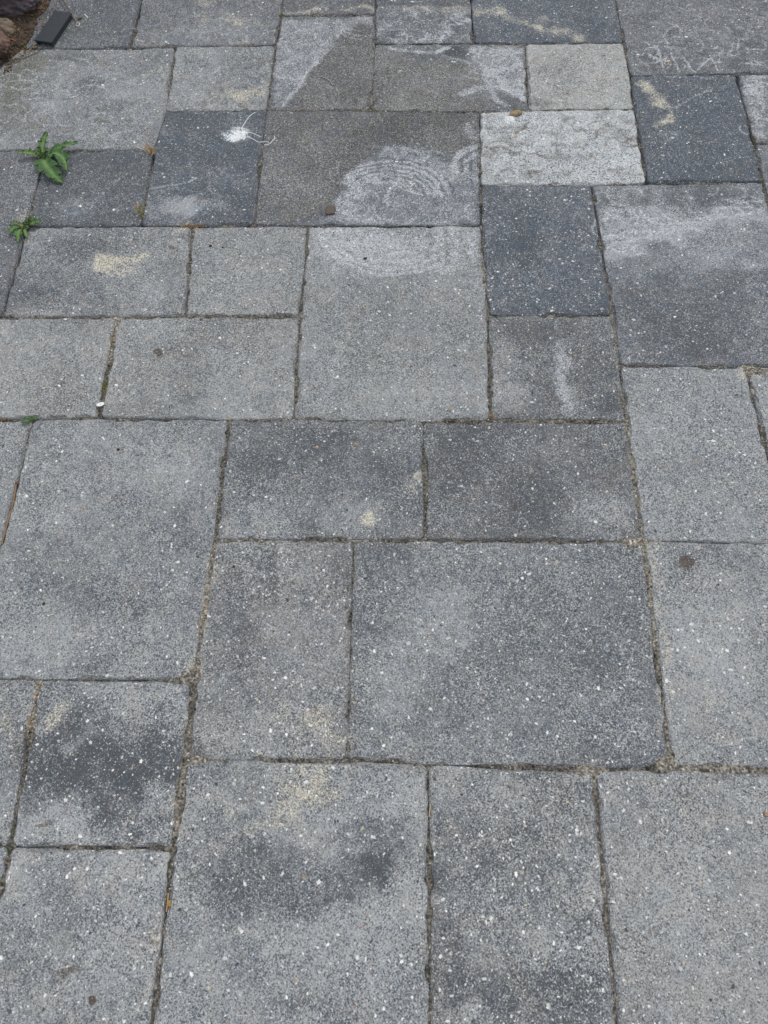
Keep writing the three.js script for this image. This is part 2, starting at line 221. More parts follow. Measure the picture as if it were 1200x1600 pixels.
pg('s', [[-56.28, 82.56], [-54.75, 83.29], [-52.31, 82.69], [-50.25, 82.98], [-47.93, 82.97], [-47.75, 81.8], [-49.64, 81.23], [-49.62, 79.79], [-50.48, 78.37], [-52.55, 78.95], [-54.52, 78.95], [-55.77, 79.81]], 1, 0.7, 0.7); el('w', [-52.58, 80.38, 5.5, -0.02, 0.64, -3.69], 0.15, 0.8); el('s', [-42.2, 88.89, 2.03, -0.01, 0.14, -1.06], 0.5, 0.6); el('s', [-44.03, 88.3, 0.9, -0, 0.08, -0.6], 0.3, 0.6); el('s', [-40.32, 70.9, 1.7, -0, 0.11, -0.8], 0.4, 0.7); el('d', [-61.16, 84.78, 6.71, -0.03, 0.58, -2.94], 0.12, 0.8); el('w', [-46.21, 74.72, 4.3, -0.01, 0.34, -2.19], 0.14, 0.8); st('r', [[-46.64, 74.72], [-45.01, 73.9], [-43.82, 73.07]], 0.3, 0.6, 0.8); el('d', [-64.29, 73.38, 5.4, -0.01, 0.47, -2.18], 0.1, 0.8);
el('w', [-30.82, 81.74, 7.65, -0.03, 0.7, -7.05], 0.06, 0.9);
// middle
st('r', [[21, 64.11], [21, 57.93], [21.01, 54.35], [21.54, 51.56]], 1.9, 0.6, 0.95, 0.7); st('w', [[21.1, 62.85], [21.01, 54.35]], 1.8, 0.25, 0.95, 0.7); st('w', [[21.59, 55.53], [21.73, 51.44]], 2.2, 0.2, 0.9, 0.6); el('w', [13.22, 54.33, 3.31, 0.01, -0.16, -3.03], 0.2, 0.8); el('w', [12.61, 61.59, 2.6, 0, -0.12, -2.46], 0.12, 0.8); el('d', [27.67, 53.2, 2.12, 0.01, -0.22, -2.08], 0.25, 0.5); el('d', [17.95, 66.66, 5.08, -0, -0.14, -2.05], 0.14, 0.8); el('d', [25.58, 61.61, 2.98, 0, -0.35, -3.67], 0.1, 0.8);
el('w', [-2.42, 54.29, 10.77, 0.03, 0.02, -3.5], 0.1, 0.9); el('d', [-6.64, 69.27, 6.22, -0, 0.15, -7.7], 0.05, 0.9); el('r', [-13.57, 61.56, 0.41, 0, 0.04, -0.87], 0.7, 0.5);
el('w', [-20.5, 32.88, 8.19, 0.06, 0.23, -2.99], 0.16, 0.9, 1.6); el('w', [-24.29, 34.38, 3.67, 0.03, 0.31, -3.43], 0.09, 0.9, 1.4); el('d', [-24.86, 40.66, 3.77, 0.02, 0.29, -3.18], 0.14, 0.8); el('d', [-15.76, 46.19, 8.61, 0.04, 0.11, -2], 0.08, 0.8); el('w', [-9.63, 34.48, 3.65, 0.03, 0.07, -2.02], 0.14, 0.8); el('d', [-4.21, 38.66, 3.15, 0.02, 0.05, -4.14], 0.08, 0.8);
el('s', [-8.41, 33.28, 0.82, 0.01, 0.03, -1.1], 0.9, 0.35, 0.4); el('s', [-6.89, 34.5, 0.55, 0, 0.01, -0.61], 0.35, 0.6); el('s', [-0.97, 40.27, 0.84, 0.01, -0, -0.85], 0.5, 0.6); el('s', [-1.89, 38.15, 0.65, 0, 0, -0.83], 0.3, 0.7); el('s', [-0.5, 39.11, 0.56, 0, -0, -0.63], 0.4, 0.6);
pg('d', [[0.48, 48.73], [11.99, 49.12], [9.64, 38.75], [1.31, 35.59]], 0.16, 2.5, 1.2); el('d', [15.93, 36.71, 4.54, 0.03, -0.27, -4.05], 0.16, 0.8); el('w', [24, 35.75, 4.87, 0.03, -0.4, -4.02], 0.18, 0.9, 1.6); el('r', [22.32, 35.23, 1.98, 0.01, -0.19, -2.02], 0.25, 0.8); el('w', [26.48, 33.74, 2.15, 0.02, -0.22, -1.99], 0.15, 0.8); el('w', [18.38, 45.24, 7.5, 0.04, -0.2, -2.61], 0.08, 0.9); el('s', [7.3, 37.69, 0.46, 0, -0.01, -0.42], 0.2); el('k', [12.5, 35.66, 0.36, 0, -0.02, -0.41], 0.5, 0.5, 0.2);
el('w', [-44.06, 16.11, 10.31, 0.12, 0.64, -3.48], 0.12, 0.9, 1.2); el('d', [-40.2, 18.84, 5.21, 0.06, 0.44, -2.68], 0.12, 0.8); el('d', [-34.15, 32.27, 2.2, 0.02, 0.52, -3.97], 0.08, 0.8); el('w', [-50.99, 38.36, 5.67, 0.04, 1.01, -5.2], 0.06, 0.9); el('d', [-50.55, 22.41, 6.2, 0.06, 0.46, -2.22], 0.08, 0.9);
el('d', [-21.18, 24.58, 0.88, 0.01, 0.31, -3.71], 0.25, 0.7); el('d', [-24.43, 17.22, 2.57, 0.03, 0.68, -6.89], 0.1, 0.9); el('w', [-17.28, 25.56, 4.42, 0.04, 0.19, -2.82], 0.08, 0.8); el('s', [-19.02, 5.32, 0.89, 0.01, 0.08, -1.03], 0.5, 0.7); el('s', [-14.29, 4.91, 1.62, 0.02, 0.07, -1.26], 0.42, 0.7); el('s', [-12.07, 2.43, 1.75, 0.03, 0.05, -1.08], 0.4, 0.7); el('s', [-27.65, 2.59, 0.64, 0.01, 0.06, -0.47], 0.4, 0.7); el('w', [-21.42, 3.07, 7.23, 0.11, 0.21, -2.32], 0.12, 0.8);
el('w', [1.15, 19.29, 3.41, 0.04, -0.04, -3.53], 0.16, 0.8, 1.2); el('w', [-3.9, 12.27, 4.15, 0.05, 0.05, -4.15], 0.12, 0.8, 1.2); el('d', [15.73, 21.25, 6.82, 0.07, -0.25, -3.58], 0.1, 0.9); el('d', [2.66, 8.2, 4.06, 0.05, -0.06, -3.21], 0.08, 0.9); el('w', [18.78, 7.61, 8.02, 0.11, -0.35, -3.96], 0.08, 0.9); el('d', [21.68, 12.58, 3.28, 0.04, -0.25, -2.5], 0.08, 0.9); el('d', [-6.61, 21.93, 2.25, 0.02, 0.12, -5.39], 0.07, 0.9);
el('w', [38.61, 16.19, 4.95, 0.06, -1.15, -6.71], 0.12, 0.9); el('s', [35.3, 8.48, 0.72, 0.01, -0.08, -0.48], 0.4, 0.6); el('s', [36.56, 4.23, 1.1, 0.02, -0.08, -0.47], 0.3, 0.7); el('d', [34.13, 25.11, 2.58, 0.02, -0.4, -2.77], 0.12, 0.8); el('d', [40.66, 28.19, 4.34, 0.04, -0.16, -0.95], 0.12, 0.8); el('k', [35.23, 26.72, 1.12, 0.01, -0.14, -0.94], 0.72, 0.25, 0.3);
el('k', [-42.29, 62.67, 0.72, 0, 0.15, -1.01], 0.75, 0.3, 0.3); el('k', [-38.09, 62.04, 0.62, 0, 0.03, -0.25], 0.4, 0.5, 0.2); el('k', [-43.68, 85.01, 0.56, -0, 0.06, -0.44], 0.6, 0.4, 0.2);
el('b', [-35.3, 113.55, 2.3, -0.02, 0.24, -2.28], 0.75, 0.35, 0.5); el('b', [-34.82, 113.54, 1.33, -0.01, 0.16, -1.58], 0.6, 0.5, 0.5); st('b', [[-37.69, 114.28], [-34.92, 113.37]], 0.9, 0.5, 0.9, 0.5); st('b', [[-37.25, 112.51], [-35.13, 113.02]], 0.7, 0.4, 0.9, 0.5); el('b', [16.35, 117.41, 0.96, -0.01, -0.06, -1.07], 0.9, 0.5, 0.4); el('b', [18.36, 117.03, 0.72, -0.01, -0.04, -0.71], 0.5, 0.6, 0.4);
// lower left slab with the dark band, and below
pg('d', [[-51.11, 1.46], [-44.36, 4.33], [-37.95, 5.22], [-30.28, 2.94], [-30.15, -2.79], [-33.74, -6.16], [-39.37, -5.16], [-50.21, -3.86]], 0.34, 4.2, 2.2); el('d', [-37.78, -0.65, 5.58, 0.09, 0.51, -3], 0.14, 0.8, 1.6); el('d', [-46.65, -0.4, 3.53, 0.05, 0.63, -3.01], 0.16, 0.8, 1.6); el('d', [-36.8, -1.77, 7.13, 0.11, 0.73, -4.42], 0.1, 0.9, 1.8); el('w', [-43.56, -7.76, 5.41, 0.09, 0.37, -1.84], 0.25, 0.8, 1.4); el('w', [-32.85, -6.86, 2.32, 0.04, 0.28, -1.85], 0.22, 0.8, 1.4); el('w', [-38.35, 7.65, 6.61, 0.09, 0.3, -1.79], 0.15, 0.8, 1.4); el('w', [-32.23, 5.3, 1.63, 0.02, 0.44, -3.16], 0.12, 0.8);
pg('s', [[-48.47, 5.88], [-47.51, 6.87], [-46.42, 6.4], [-46.36, 4.46], [-47.08, 3.17], [-48.48, 3.63], [-48.85, 4.58]], 0.75, 0.7, 0.5); el('s', [-53.24, 5, 0.74, 0.01, 0.56, -2.39], 0.35, 0.8); el('k', [-46.13, -8.09, 0.85, 0.01, 0.05, -0.21], 0.5, 0.4, 0.3); st('s', [[-36.33, -8.35], [-35.95, -6.91], [-35.23, -5.6]], 0.25, 0.4, 0.8, 0.5);
el('s', [-14.65, -2.33, 3.91, 0.06, 0.11, -1.77], 0.5, 0.85, 1.4); el('s', [-15.4, -2.78, 2.34, 0.04, 0.07, -1.03], 0.3, 0.8, 1); el('s', [-18.35, -5.03, 1.7, 0.03, 0.1, -1.23], 0.55, 0.8, 1); el('s', [-20, -7.36, 1.84, 0.03, 0.09, -1.06], 0.5, 0.8, 1); el('s', [-24.18, -4.91, 1.71, 0.03, 0.08, -0.73], 0.22, 0.8, 1); el('s', [-13.13, -1.4, 1.1, 0.02, 0.04, -0.75], 0.3, 0.7);
pg('d', [[-27.4, -13.17], [-22.31, -11.72], [-18.81, -8.75], [-14.95, -9.53], [-12.63, -10.59], [-8.18, -8.92], [-4.41, -8.51], [-2.14, -10.88], [-1.02, -13.56], [-5.05, -14.76], [-8, -14.15], [-10.13, -16.03], [-13.71, -17.4], [-17.45, -16.17], [-21.31, -14.27], [-25.68, -15.01]], 0.22, 3.6, 2); el('d', [-20.01, -12.23, 5.98, 0.11, 0.21, -2.28], 0.05, 0.9, 2); el('d', [-4, -11.26, 4.47, 0.08, 0.04, -3.08], 0.14, 0.9, 2); el('d', [-13.99, -12.79, 8.9, 0.16, 0.17, -2.66], 0.06, 0.9, 2); el('d', [-5.12, -11.28, 2.98, 0.05, 0.04, -2.29], 0.15, 0.7); el('d', [-14.5, -16.44, 1.9, 0.04, 0.09, -1.29], 0.16, 0.7); el('w', [-7.9, -17.29, 6.51, 0.13, 0.08, -2.54], 0.12, 0.8, 1.4); el('w', [-11.3, -6.86, 4.58, 0.08, 0.07, -1.41], 0.12, 0.8, 1.4); el('d', [-14.56, -26.04, 3.48, 0.07, 0.1, -1.4], 0.14, 0.8); el('w', [-26.34, -21.44, 2.87, 0.06, 0.47, -3.65], 0.06, 0.8);
el('d', [8.4, -23.17, 4.87, 0.1, -0.13, -2.61], 0.24, 0.8, 1.4); el('d', [15.89, -24.8, 4.12, 0.09, -0.21, -2.33], 0.2, 0.8, 1.4); el('d', [6.79, -10.73, 2.23, 0.04, -0.06, -1.62], 0.14, 0.8); el('w', [8.55, -4.74, 5.34, 0.09, -0.08, -1.72], 0.1, 0.8); el('d', [2.18, -19.62, 1.71, 0.03, -0.06, -3.68], 0.14, 0.8); el('w', [13.59, -18.77, 4.26, 0.08, -0.14, -1.87], 0.1, 0.8); el('w', [4.28, -25.64, 1.38, 0.03, -0.03, -0.94], 0.3, 0.7); el('d', [15.89, -16.83, 3.58, 0.07, -0.13, -1.52], 0.1, 0.8);
el('k', [-39.93, -22.83, 1, 0.02, 0.1, -0.49], 0.45, 0.6, 0.3); el('k', [-36.53, -25.67, 0.42, 0.01, 0.07, -0.36], 0.9, 0.3, 0.2); el('s', [-47.33, -15.08, 1.5, 0.03, 0.21, -0.93], 0.3, 0.8); el('s', [-37.99, -22.79, 0.86, 0.02, 0.12, -0.61], 0.2, 0.8); el('w', [-39.99, -25.39, 6.36, 0.13, 0.48, -2.36], 0.08, 0.9); el('s', [-31.29, -19.66, 0.87, 0.02, 0.15, -1.01], 0.4, 0.7); el('k', [-31.05, -19.78, 0.43, 0.01, 0.05, -0.32], 0.4, 0.6, 0.3);
el('s', [29.57, -5.11, 0.75, 0.01, -0.08, -0.57], 0.3, 0.7); el('w', [29.86, -13.98, 6.48, 0.12, -0.97, -6.35], 0.06, 0.9); el('s', [2.77, -7.26, 0.61, 0.01, -0.01, -0.35], 0.4, 0.5, 0.3); el('s', [-23.22, -8.83, 0.38, 0.01, 0.03, -0.28], 0.5, 0.4, 0.3);
// thin scalloped arcs left by a scrubbing brush, drawn over each other
function scallops(layer, poly, n, r0, r1, s, w = 0.3) {
  const [a, b, c, d] = bounds(poly, 0);
  for (let k = 0; k < n; k++) {
    let x, z, q = 0; do { x = rr(a, b); z = rr(c, d); } while (polyDist(x, z, poly) < -0.5 && ++q < 60);
    const r = rr(r0, r1), a0 = rr(0, 360), sp = rr(50, 150), el_ = rr(0.6, 1), e = [x, z, r, 0, 0, -r * el_];
    st(layer, arc(e, a0, a0 + sp, 9), w * rr(0.8, 1.5), s * rr(0.8, 1.7), 0.9, 0.3);
  }
}
scallops('r', [[-9.79, 151.47], [9.78, 151.08], [9.85, 140.52], [-9.54, 140.85]], 34, 1.2, 3.5, 0.4); scallops('r', [[9.38, 137.68], [19.95, 137.5], [19.51, 122.1], [11.78, 127.07]], 26, 1.2, 3.2, 0.42); scallops('r', [[-30.17, 147.96], [-16.06, 147.69], [-20.73, 136.15], [-27.92, 122.71]], 24, 1, 3, 0.35);
scallops('r', [[43.46, 141.17], [69.54, 144.83], [66.73, 130.47], [42.17, 130.84]], 46, 1.4, 4, 0.4); scallops('r', [[61.49, 128.63], [66.43, 128.94], [63.24, 112.65], [61.15, 112.67]], 26, 1, 3, 0.5); scallops('r', [[44.77, 151.69], [70.95, 152.04], [68.73, 140.72], [43.2, 139.13]], 30, 1.4, 4, 0.25);
scallops('r', [[30.78, 98.05], [59.38, 98.63], [58.77, 90.91], [30.31, 82.95]], 46, 1.2, 4, 0.34); scallops('r', [[30.7, 91.83], [48.24, 91.73], [43.17, 86.97], [30.38, 83.53]], 24, 1, 3, 0.4);
scallops('m', [[11.1, 118.55], [41.23, 118.55], [39.1, 100.86], [10.44, 100.77]], 60, 1, 3.4, 0.36, 0.4); scallops('r', [[11.1, 118.55], [41.23, 118.55], [39.1, 100.86], [10.44, 100.77]], 40, 1, 3.4, 0.35);
scallops('r', [[-84.11, 131.16], [-70.21, 136.95], [-55.22, 124.95], [-52.98, 110.75], [-79.31, 111.02]], 60, 1.4, 4.5, 0.36); scallops('r', [[-50.83, 138.67], [-30.74, 138.75], [-30.74, 120.89], [-49.13, 121.13]], 30, 1.2, 3, 0.32); scallops('m', [[-50.83, 138.67], [-30.74, 138.75], [-30.74, 120.89], [-49.13, 121.13]], 16, 0.6, 1.6, 0.3, 0.5);
scallops('r', [[-14.19, 101.62], [-7.37, 108.23], [10.19, 109.77], [9.51, 90.43], [-14.86, 90.57]], 26, 2, 5, 0.3); scallops('r', [[-19.25, 89.08], [9.8, 89.22], [9.52, 81.6], [-11.11, 78.83]], 26, 2, 5, 0.3); scallops('m', [[-0.36, 88.68], [9.79, 88.92], [9.51, 81.31], [-0.39, 80.92]], 12, 2, 4, 0.25, 0.4);
scallops('r', [[-61.15, 153.81], [-31.13, 153.21], [-30.82, 141.22], [-59.72, 140.88]], 24, 1.4, 4, 0.28); scallops('r', [[-49.73, 105.24], [-31.36, 105.08], [-30.65, 91.43], [-48.8, 91.53]], 14, 2, 5, 0.18); scallops('r', [[-73.02, 108.01], [-51.91, 107.81], [-50.51, 91.54], [-69.98, 91.65]], 14, 2, 5, 0.16);
// dirt trodden out of the joints
for (const [p, w, s] of [[[[-9.92, 29.68], [-9.92, 20.07], [-10.02, 9.26], [-9.92, 0.54]], 1.1, 0.5], [[[-23.86, 29.76], [-16.66, 29.82], [-10.1, 29.88]], 0.9, 0.5], [[[-10.1, 29.88], [-0.09, 29.77], [11.92, 29.87], [19, 29.93]], 0.8, 0.5], [[[-19.97, 50.14], [-10.13, 49.6], [-0.38, 49.64], [9.72, 49.68], [22.53, 49.73]], 0.8, 0.45], [[[-30.03, 39.56], [-29.69, 30.11]], 1.4, 0.5], [[[-29.58, 49.53], [-30.08, 44.34], [-30.12, 39.56]], 0.9, 0.4], [[[-10.06, 0.15], [-5.33, -0.08], [0.01, -0.15]], 1, 0.45], [[[-20.31, 74.67], [-20.06, 61.56], [-20.01, 50.72]], 0.9, 0.45], [[[-39.15, 70.09], [-27.55, 69.95], [-20.54, 70.08]], 0.7, 0.35], [[[-0.11, 45.15], [-0.17, 30.36]], 0.6, 0.4], [[[0.17, -0.45], [0.32, -20.1], [0.41, -26.89]], 0.7, 0.4], [[[30.52, -0.13], [35.04, -0.21], [41.16, -0.19]], 1.0, 0.45], [[[-32.14, 119.99], [-22.3, 120.05], [-10.04, 119.9], [9.44, 119.66]], 0.7, 0.4], [[[-10.51, 138.01], [-9.94, 121]], 0.7, 0.4], [[[10.17, 99.48], [21.3, 99.4], [29.22, 99.33]], 0.7, 0.5]]) st('m', p, w, s, 0.95, 0.45);
for (const [p, w, s] of [[[[-29.6, 29.32], [-30, 22.15], [-30.34, 17.07]], 1.3, 0.5], [[[-30.34, 17.07], [-30.12, 11.94]], 1.1, 0.35], [[[30, 29.83], [30.51, 17.4], [29.95, 4.6]], 0.9, 0.3], [[[30.24, 49.76], [30.18, 34.78]], 0.8, 0.22], [[[27.82, 30], [30, 29.83], [32.19, 29.85]], 1, 0.5], [[[-71.55, 94.01], [-71.71, 91.66]], 1.6, 0.4], [[[-29.99, 4.45], [-30.11, -1.37], [-29.99, -9.65]], 0.9, 0.3], [[[49.62, 58.95], [52.16, 57.99]], 1.4, 0.45], [[[-51.21, 9.31], [-50.49, -1.23]], 0.8, 0.2], [[[-31.77, 11.07], [-30.68, 12.36]], 1.2, 0.6]]) st('s', p, w, s, 0.95, 0.6);

// ---------------------------------------------------------------- the slabs: 20 x 20, 20 x 30 and 30 x 40 cm in a random bond
// [x0, x1, z0, z1, wear, chip amount, dark paste, pale grain, label]
const BLUE = [69, 75, 83], MID = [73, 76, 80], WARM = [79, 81, 82];
const GREY = [159, 161, 162], PALE = [174, 175, 173], BRIGHT = [198, 200, 201], COOL = [150, 153, 158];
const SLABS = [
  [-90, -60, 140, 180, 0.3, 0.5, MID, COOL], [-60, -30, 140, 180, 0.4, 0.6, MID, COOL], [-30, -10, 150, 180, 0.3, 0.7, MID, COOL], [-10, 10, 140, 170, 0.3, 0.7, MID, COOL], [10, 40, 140, 170, 0.26, 0.9, BLUE, COOL], [40, 80, 130, 160, 0.4, 0.7, MID, COOL],
  [-90, -50, 110, 140, 0.56, 0.6, MID, GREY], [-50, -30, 120, 140, 0.6, 0.7, MID, GREY], [-30, -10, 120, 150, 0.36, 0.6, MID, COOL], [-10, 20, 120, 140, 0.42, 0.8, MID, GREY],
  [20, 40, 120, 140, 0.72, 0.8, WARM, PALE, 'pale buff grey square slab'], [10, 40, 100, 120, 0.7, 1.4, WARM, BRIGHT, 'palest slab, chalky white with streaks'], [40, 60, 100, 130, 0.22, 1, BLUE, COOL, 'dark blue grey slab with a sandy smear'],
  [60, 90, 110, 130, 0.42, 0.7, MID, COOL], [60, 80, 80, 110, 0.45, 0.7, MID, COOL], [-100, -70, 70, 110, 0.34, 0.5, MID, COOL], [-70, -50, 90, 110, 0.24, 0.6, MID, COOL],
  [-50, -30, 90, 120, 0.23, 0.7, BLUE, COOL, 'dark slab splashed by a bird dropping'], [-30, 10, 90, 120, 0.3, 0.6, MID, COOL], [10, 30, 70, 100, 0.24, 1.5, BLUE, COOL, 'darkest blue grey slab, dotted with white chips'], [30, 60, 60, 100, 0.43, 0.8, MID, COOL],
  [-70, -40, 70, 90, 0.5, 0.6, MID, GREY], [-40, -20, 70, 90, 0.6, 0.8, WARM, GREY], [-20, 10, 50, 90, 0.6, 1, WARM, GREY], [10, 30, 50, 70, 0.38, 1, MID, GREY],
  [-80, -50, 50, 70, 0.64, 0.7, WARM, GREY], [-50, -20, 50, 70, 0.63, 0.9, WARM, GREY], [30, 50, 30, 60, 0.64, 1.3, MID, GREY], [50, 80, 20, 60, 0.66, 1.1, MID, GREY],
  [-60, -30, 10, 50, 0.6, 0.9, MID, GREY], [-80, -60, 20, 50, 0.6, 1, MID, GREY], [-30, 0, 30, 50, 0.42, 1.1, MID, GREY], [0, 30, 30, 50, 0.36, 0.9, MID, GREY], [30, 70, 0, 30, 0.66, 1.1, MID, GREY],
  [-30, -10, 0, 30, 0.52, 1.9, MID, GREY], [-10, 30, 0, 30, 0.46, 1.7, MID, GREY], [-50, -30, -10, 10, 0.58, 2, MID, GREY], [-80, -50, -10, 10, 0.52, 1.5, MID, GREY], [-50, -30, -40, -10, 0.66, 1.7, MID, GREY],
  [-30, 0, -40, 0, 0.66, 1.5, MID, GREY], [0, 20, -30, 0, 0.56, 2, MID, GREY], [20, 60, -30, 0, 0.64, 1.6, MID, GREY], [-80, -50, -40, -10, 0.6, 1.5, MID, GREY],
];
// corners of the bond where they were laid, a few millimetres off the module
const NODES = new Map([[-60, 140, -59.78, 139.65], [-50, 140, -50.51, 140.11], [-30, 140, -30.08, 140.17], [-50, 120, -49.52, 120.39], [-30, 120, -30.2, 120.34], [-50, 110, -50.4, 109.68], [-70, 110, -70.69, 109.54], [-50, 90, -49.61, 90.15], [-70, 90, -69.98, 90.11], [-30, 90, -29.76, 90.35], [-20, 90, -20.2, 89.99], [10, 90, 9.83, 89.98], [-30, 150, -29.67, 150.11], [-10, 150, -10.02, 149.73], [-10, 140, -9.79, 140.24], [-10, 120, -10.04, 120.09], [10, 140, 10.09, 140.11], [20, 140, 20.46, 139.72], [40, 140, 39.96, 139.59], [20, 120, 19.86, 119.9], [10, 120, 10.65, 119.46], [40, 120, 39.71, 119.83], [40, 130, 40.05, 129.71], [60, 130, 60.6, 129.79], [60, 110, 60.21, 110.11], [60, 100, 59.94, 100.37], [40, 100, 39.59, 100.21], [30, 100, 29.71, 99.81], [10, 100, 10.07, 99.96], [10, 70, 10.15, 70.18], [30, 70, 30.2, 70.17], [30, 60, 30.2, 60.26], [50, 60, 49.63, 60.04], [30, 50, 30.08, 49.99], [10, 50, 9.73, 49.91], [0, 50, -0.38, 49.76], [-20, 50, -19.97, 50.03], [-30, 50, -29.73, 49.99], [-50, 50, -49.95, 50.26], [-60, 50, -60.01, 49.99], [-50, 70, -50.44, 69.84], [-40, 70, -39.15, 70.09], [-40, 90, -40.67, 90.1], [-20, 70, -20.33, 70.08], [-70, 70, -69.62, 69.85], [-30, 30, -29.77, 30.01], [-10, 30, -10.11, 30.08], [0, 30, -0.17, 30.16], [30, 30, 30.05, 30.22], [-30, 10, -30.13, 10], [-50, 10, -50.32, 9.82], [-50, -10, -49.6, -10.2], [-30, -10, -30.17, -10], [-30, 0, -29.9, 0.08], [-10, 0, -9.98, 0.23], [0, 0, 0.09, -0.07], [20, 0, 20.31, -0.36], [30, 0, 29.7, 0.08]].map(([a, b, x, z]) => [a + ',' + b, [x, z]]));
const node = (a, b) => NODES.get(a + ',' + b) ?? [a + (hash2(a, b) - 0.5) * 0.3, b + (hash2(b, a + 9) - 0.5) * 0.3];

// gap either side of a joint, cm; the wider ones are listed by line and stretch
const WIDE = [['x', -60, 140, 180, 0.12], ['x', -50, -10, 10, 0.19], ['x', -50, -40, -10, 0.15], ['x', -30, -10, 50, 0.14], ['x', 20, -30, 0, 0.14], ['x', 30, 0, 100, 0.12], ['x', 40, 100, 140, 0.13], ['x', 60, 80, 130, 0.14], ['x', -50, 50, 70, 0.15], ['x', -70, 70, 110, 0.13], ['x', 50, 30, 60, 0.14], ['z', 0, 20, 70, 0.13], ['z', 90, -20, 10, 0.09], ['z', 100, 10, 60, 0.09], ['x', 10, 50, 70, 0.10], ['x', -20, 50, 90, 0.11], ['z', -10, -50, -30, 0.09]];
function half(axis, at, a, b) {
  const w = WIDE.find(q => q[0] === axis && q[1] === at && q[2] <= a && q[3] >= b) ?? WIDE.find(q => q[0] === axis && q[1] === at && q[2] < b && q[3] > a);
  return (w ? w[4] : 0.045) + 0.025 * hash2(at + a, b);
}
const onNodes = (axis, at, a, b) => { const r = []; for (let q = a; q <= b; q += 10) if (q === a || q === b || NODES.has(axis === 'x' ? at + ',' + q : q + ',' + at)) r.push(axis === 'x' ? node(at, q) : node(q, at)); return r; };

function outline([x0, x1, z0, z1], step) {
  const gl = half('x', x0, z0, z1), gr = half('x', x1, z0, z1), gb = half('z', z0, x0, x1), gt = half('z', z1, x0, x1);
  const bot = onNodes('z', z0, x0, x1).map(([x, z]) => [x, z + gb]), rig = onNodes('x', x1, z0, z1).map(([x, z]) => [x - gr, z]);
  const top = onNodes('z', z1, x0, x1).map(([x, z]) => [x, z - gt]).reverse(), lef = onNodes('x', x0, z0, z1).map(([x, z]) => [x + gl, z]).reverse();
  const sides = [bot, rig, top, lef], fixed = ['z', 'x', 'z', 'x'];
  // corner = where the two insets meet
  const corners = sides.map((s, i) => { const p = sides[(i + 3) % 4], a = s[0], b = p[p.length - 1]; return fixed[i] === 'z' ? [b[0], a[1]] : [a[0], b[1]]; });
  const raw = [];
  for (let i = 0; i < 4; i++) {
    const a = corners[i], b = corners[(i + 1) % 4], inner = sides[i].slice(1, -1), pts = [a, ...inner, b];
    const len = Math.hypot(b[0] - a[0], b[1] - a[1]), ra = rr(0.8, 1.35), rb = rr(0.8, 1.35), n = Math.max(6, Math.round((len - ra - rb) / step));
    const at = d => { let k = 0, rest = d; for (; k < pts.length - 2; k++) { const l = Math.hypot(pts[k + 1][0] - pts[k][0], pts[k + 1][1] - pts[k][1]); if (rest <= l) break; rest -= l; } const l = Math.hypot(pts[k + 1][0] - pts[k][0], pts[k + 1][1] - pts[k][1]); return [mix(pts[k][0], pts[k + 1][0], rest / l), mix(pts[k][1], pts[k + 1][1], rest / l)]; };
    const side = []; for (let k = 0; k <= n; k++) side.push(at(ra + (len - ra - rb) * k / n));
    raw.push({ side, corner: b });
  }
  const pts = [];
  raw.forEach(({ side, corner }, i) => {
    for (const p of side) pts.push([p[0], p[1], 0]);
    const a = side[side.length - 1], b = raw[(i + 1) % 4].side[0];
    for (const t of [0.2, 0.4, 0.6, 0.8]) { const u = 1 - t; pts.push([u * u * a[0] + 2 * u * t * corner[0] + t * t * b[0], u * u * a[1] + 2 * u * t * corner[1] + t * t * b[1], 1]); }
  });
  return pts;
}
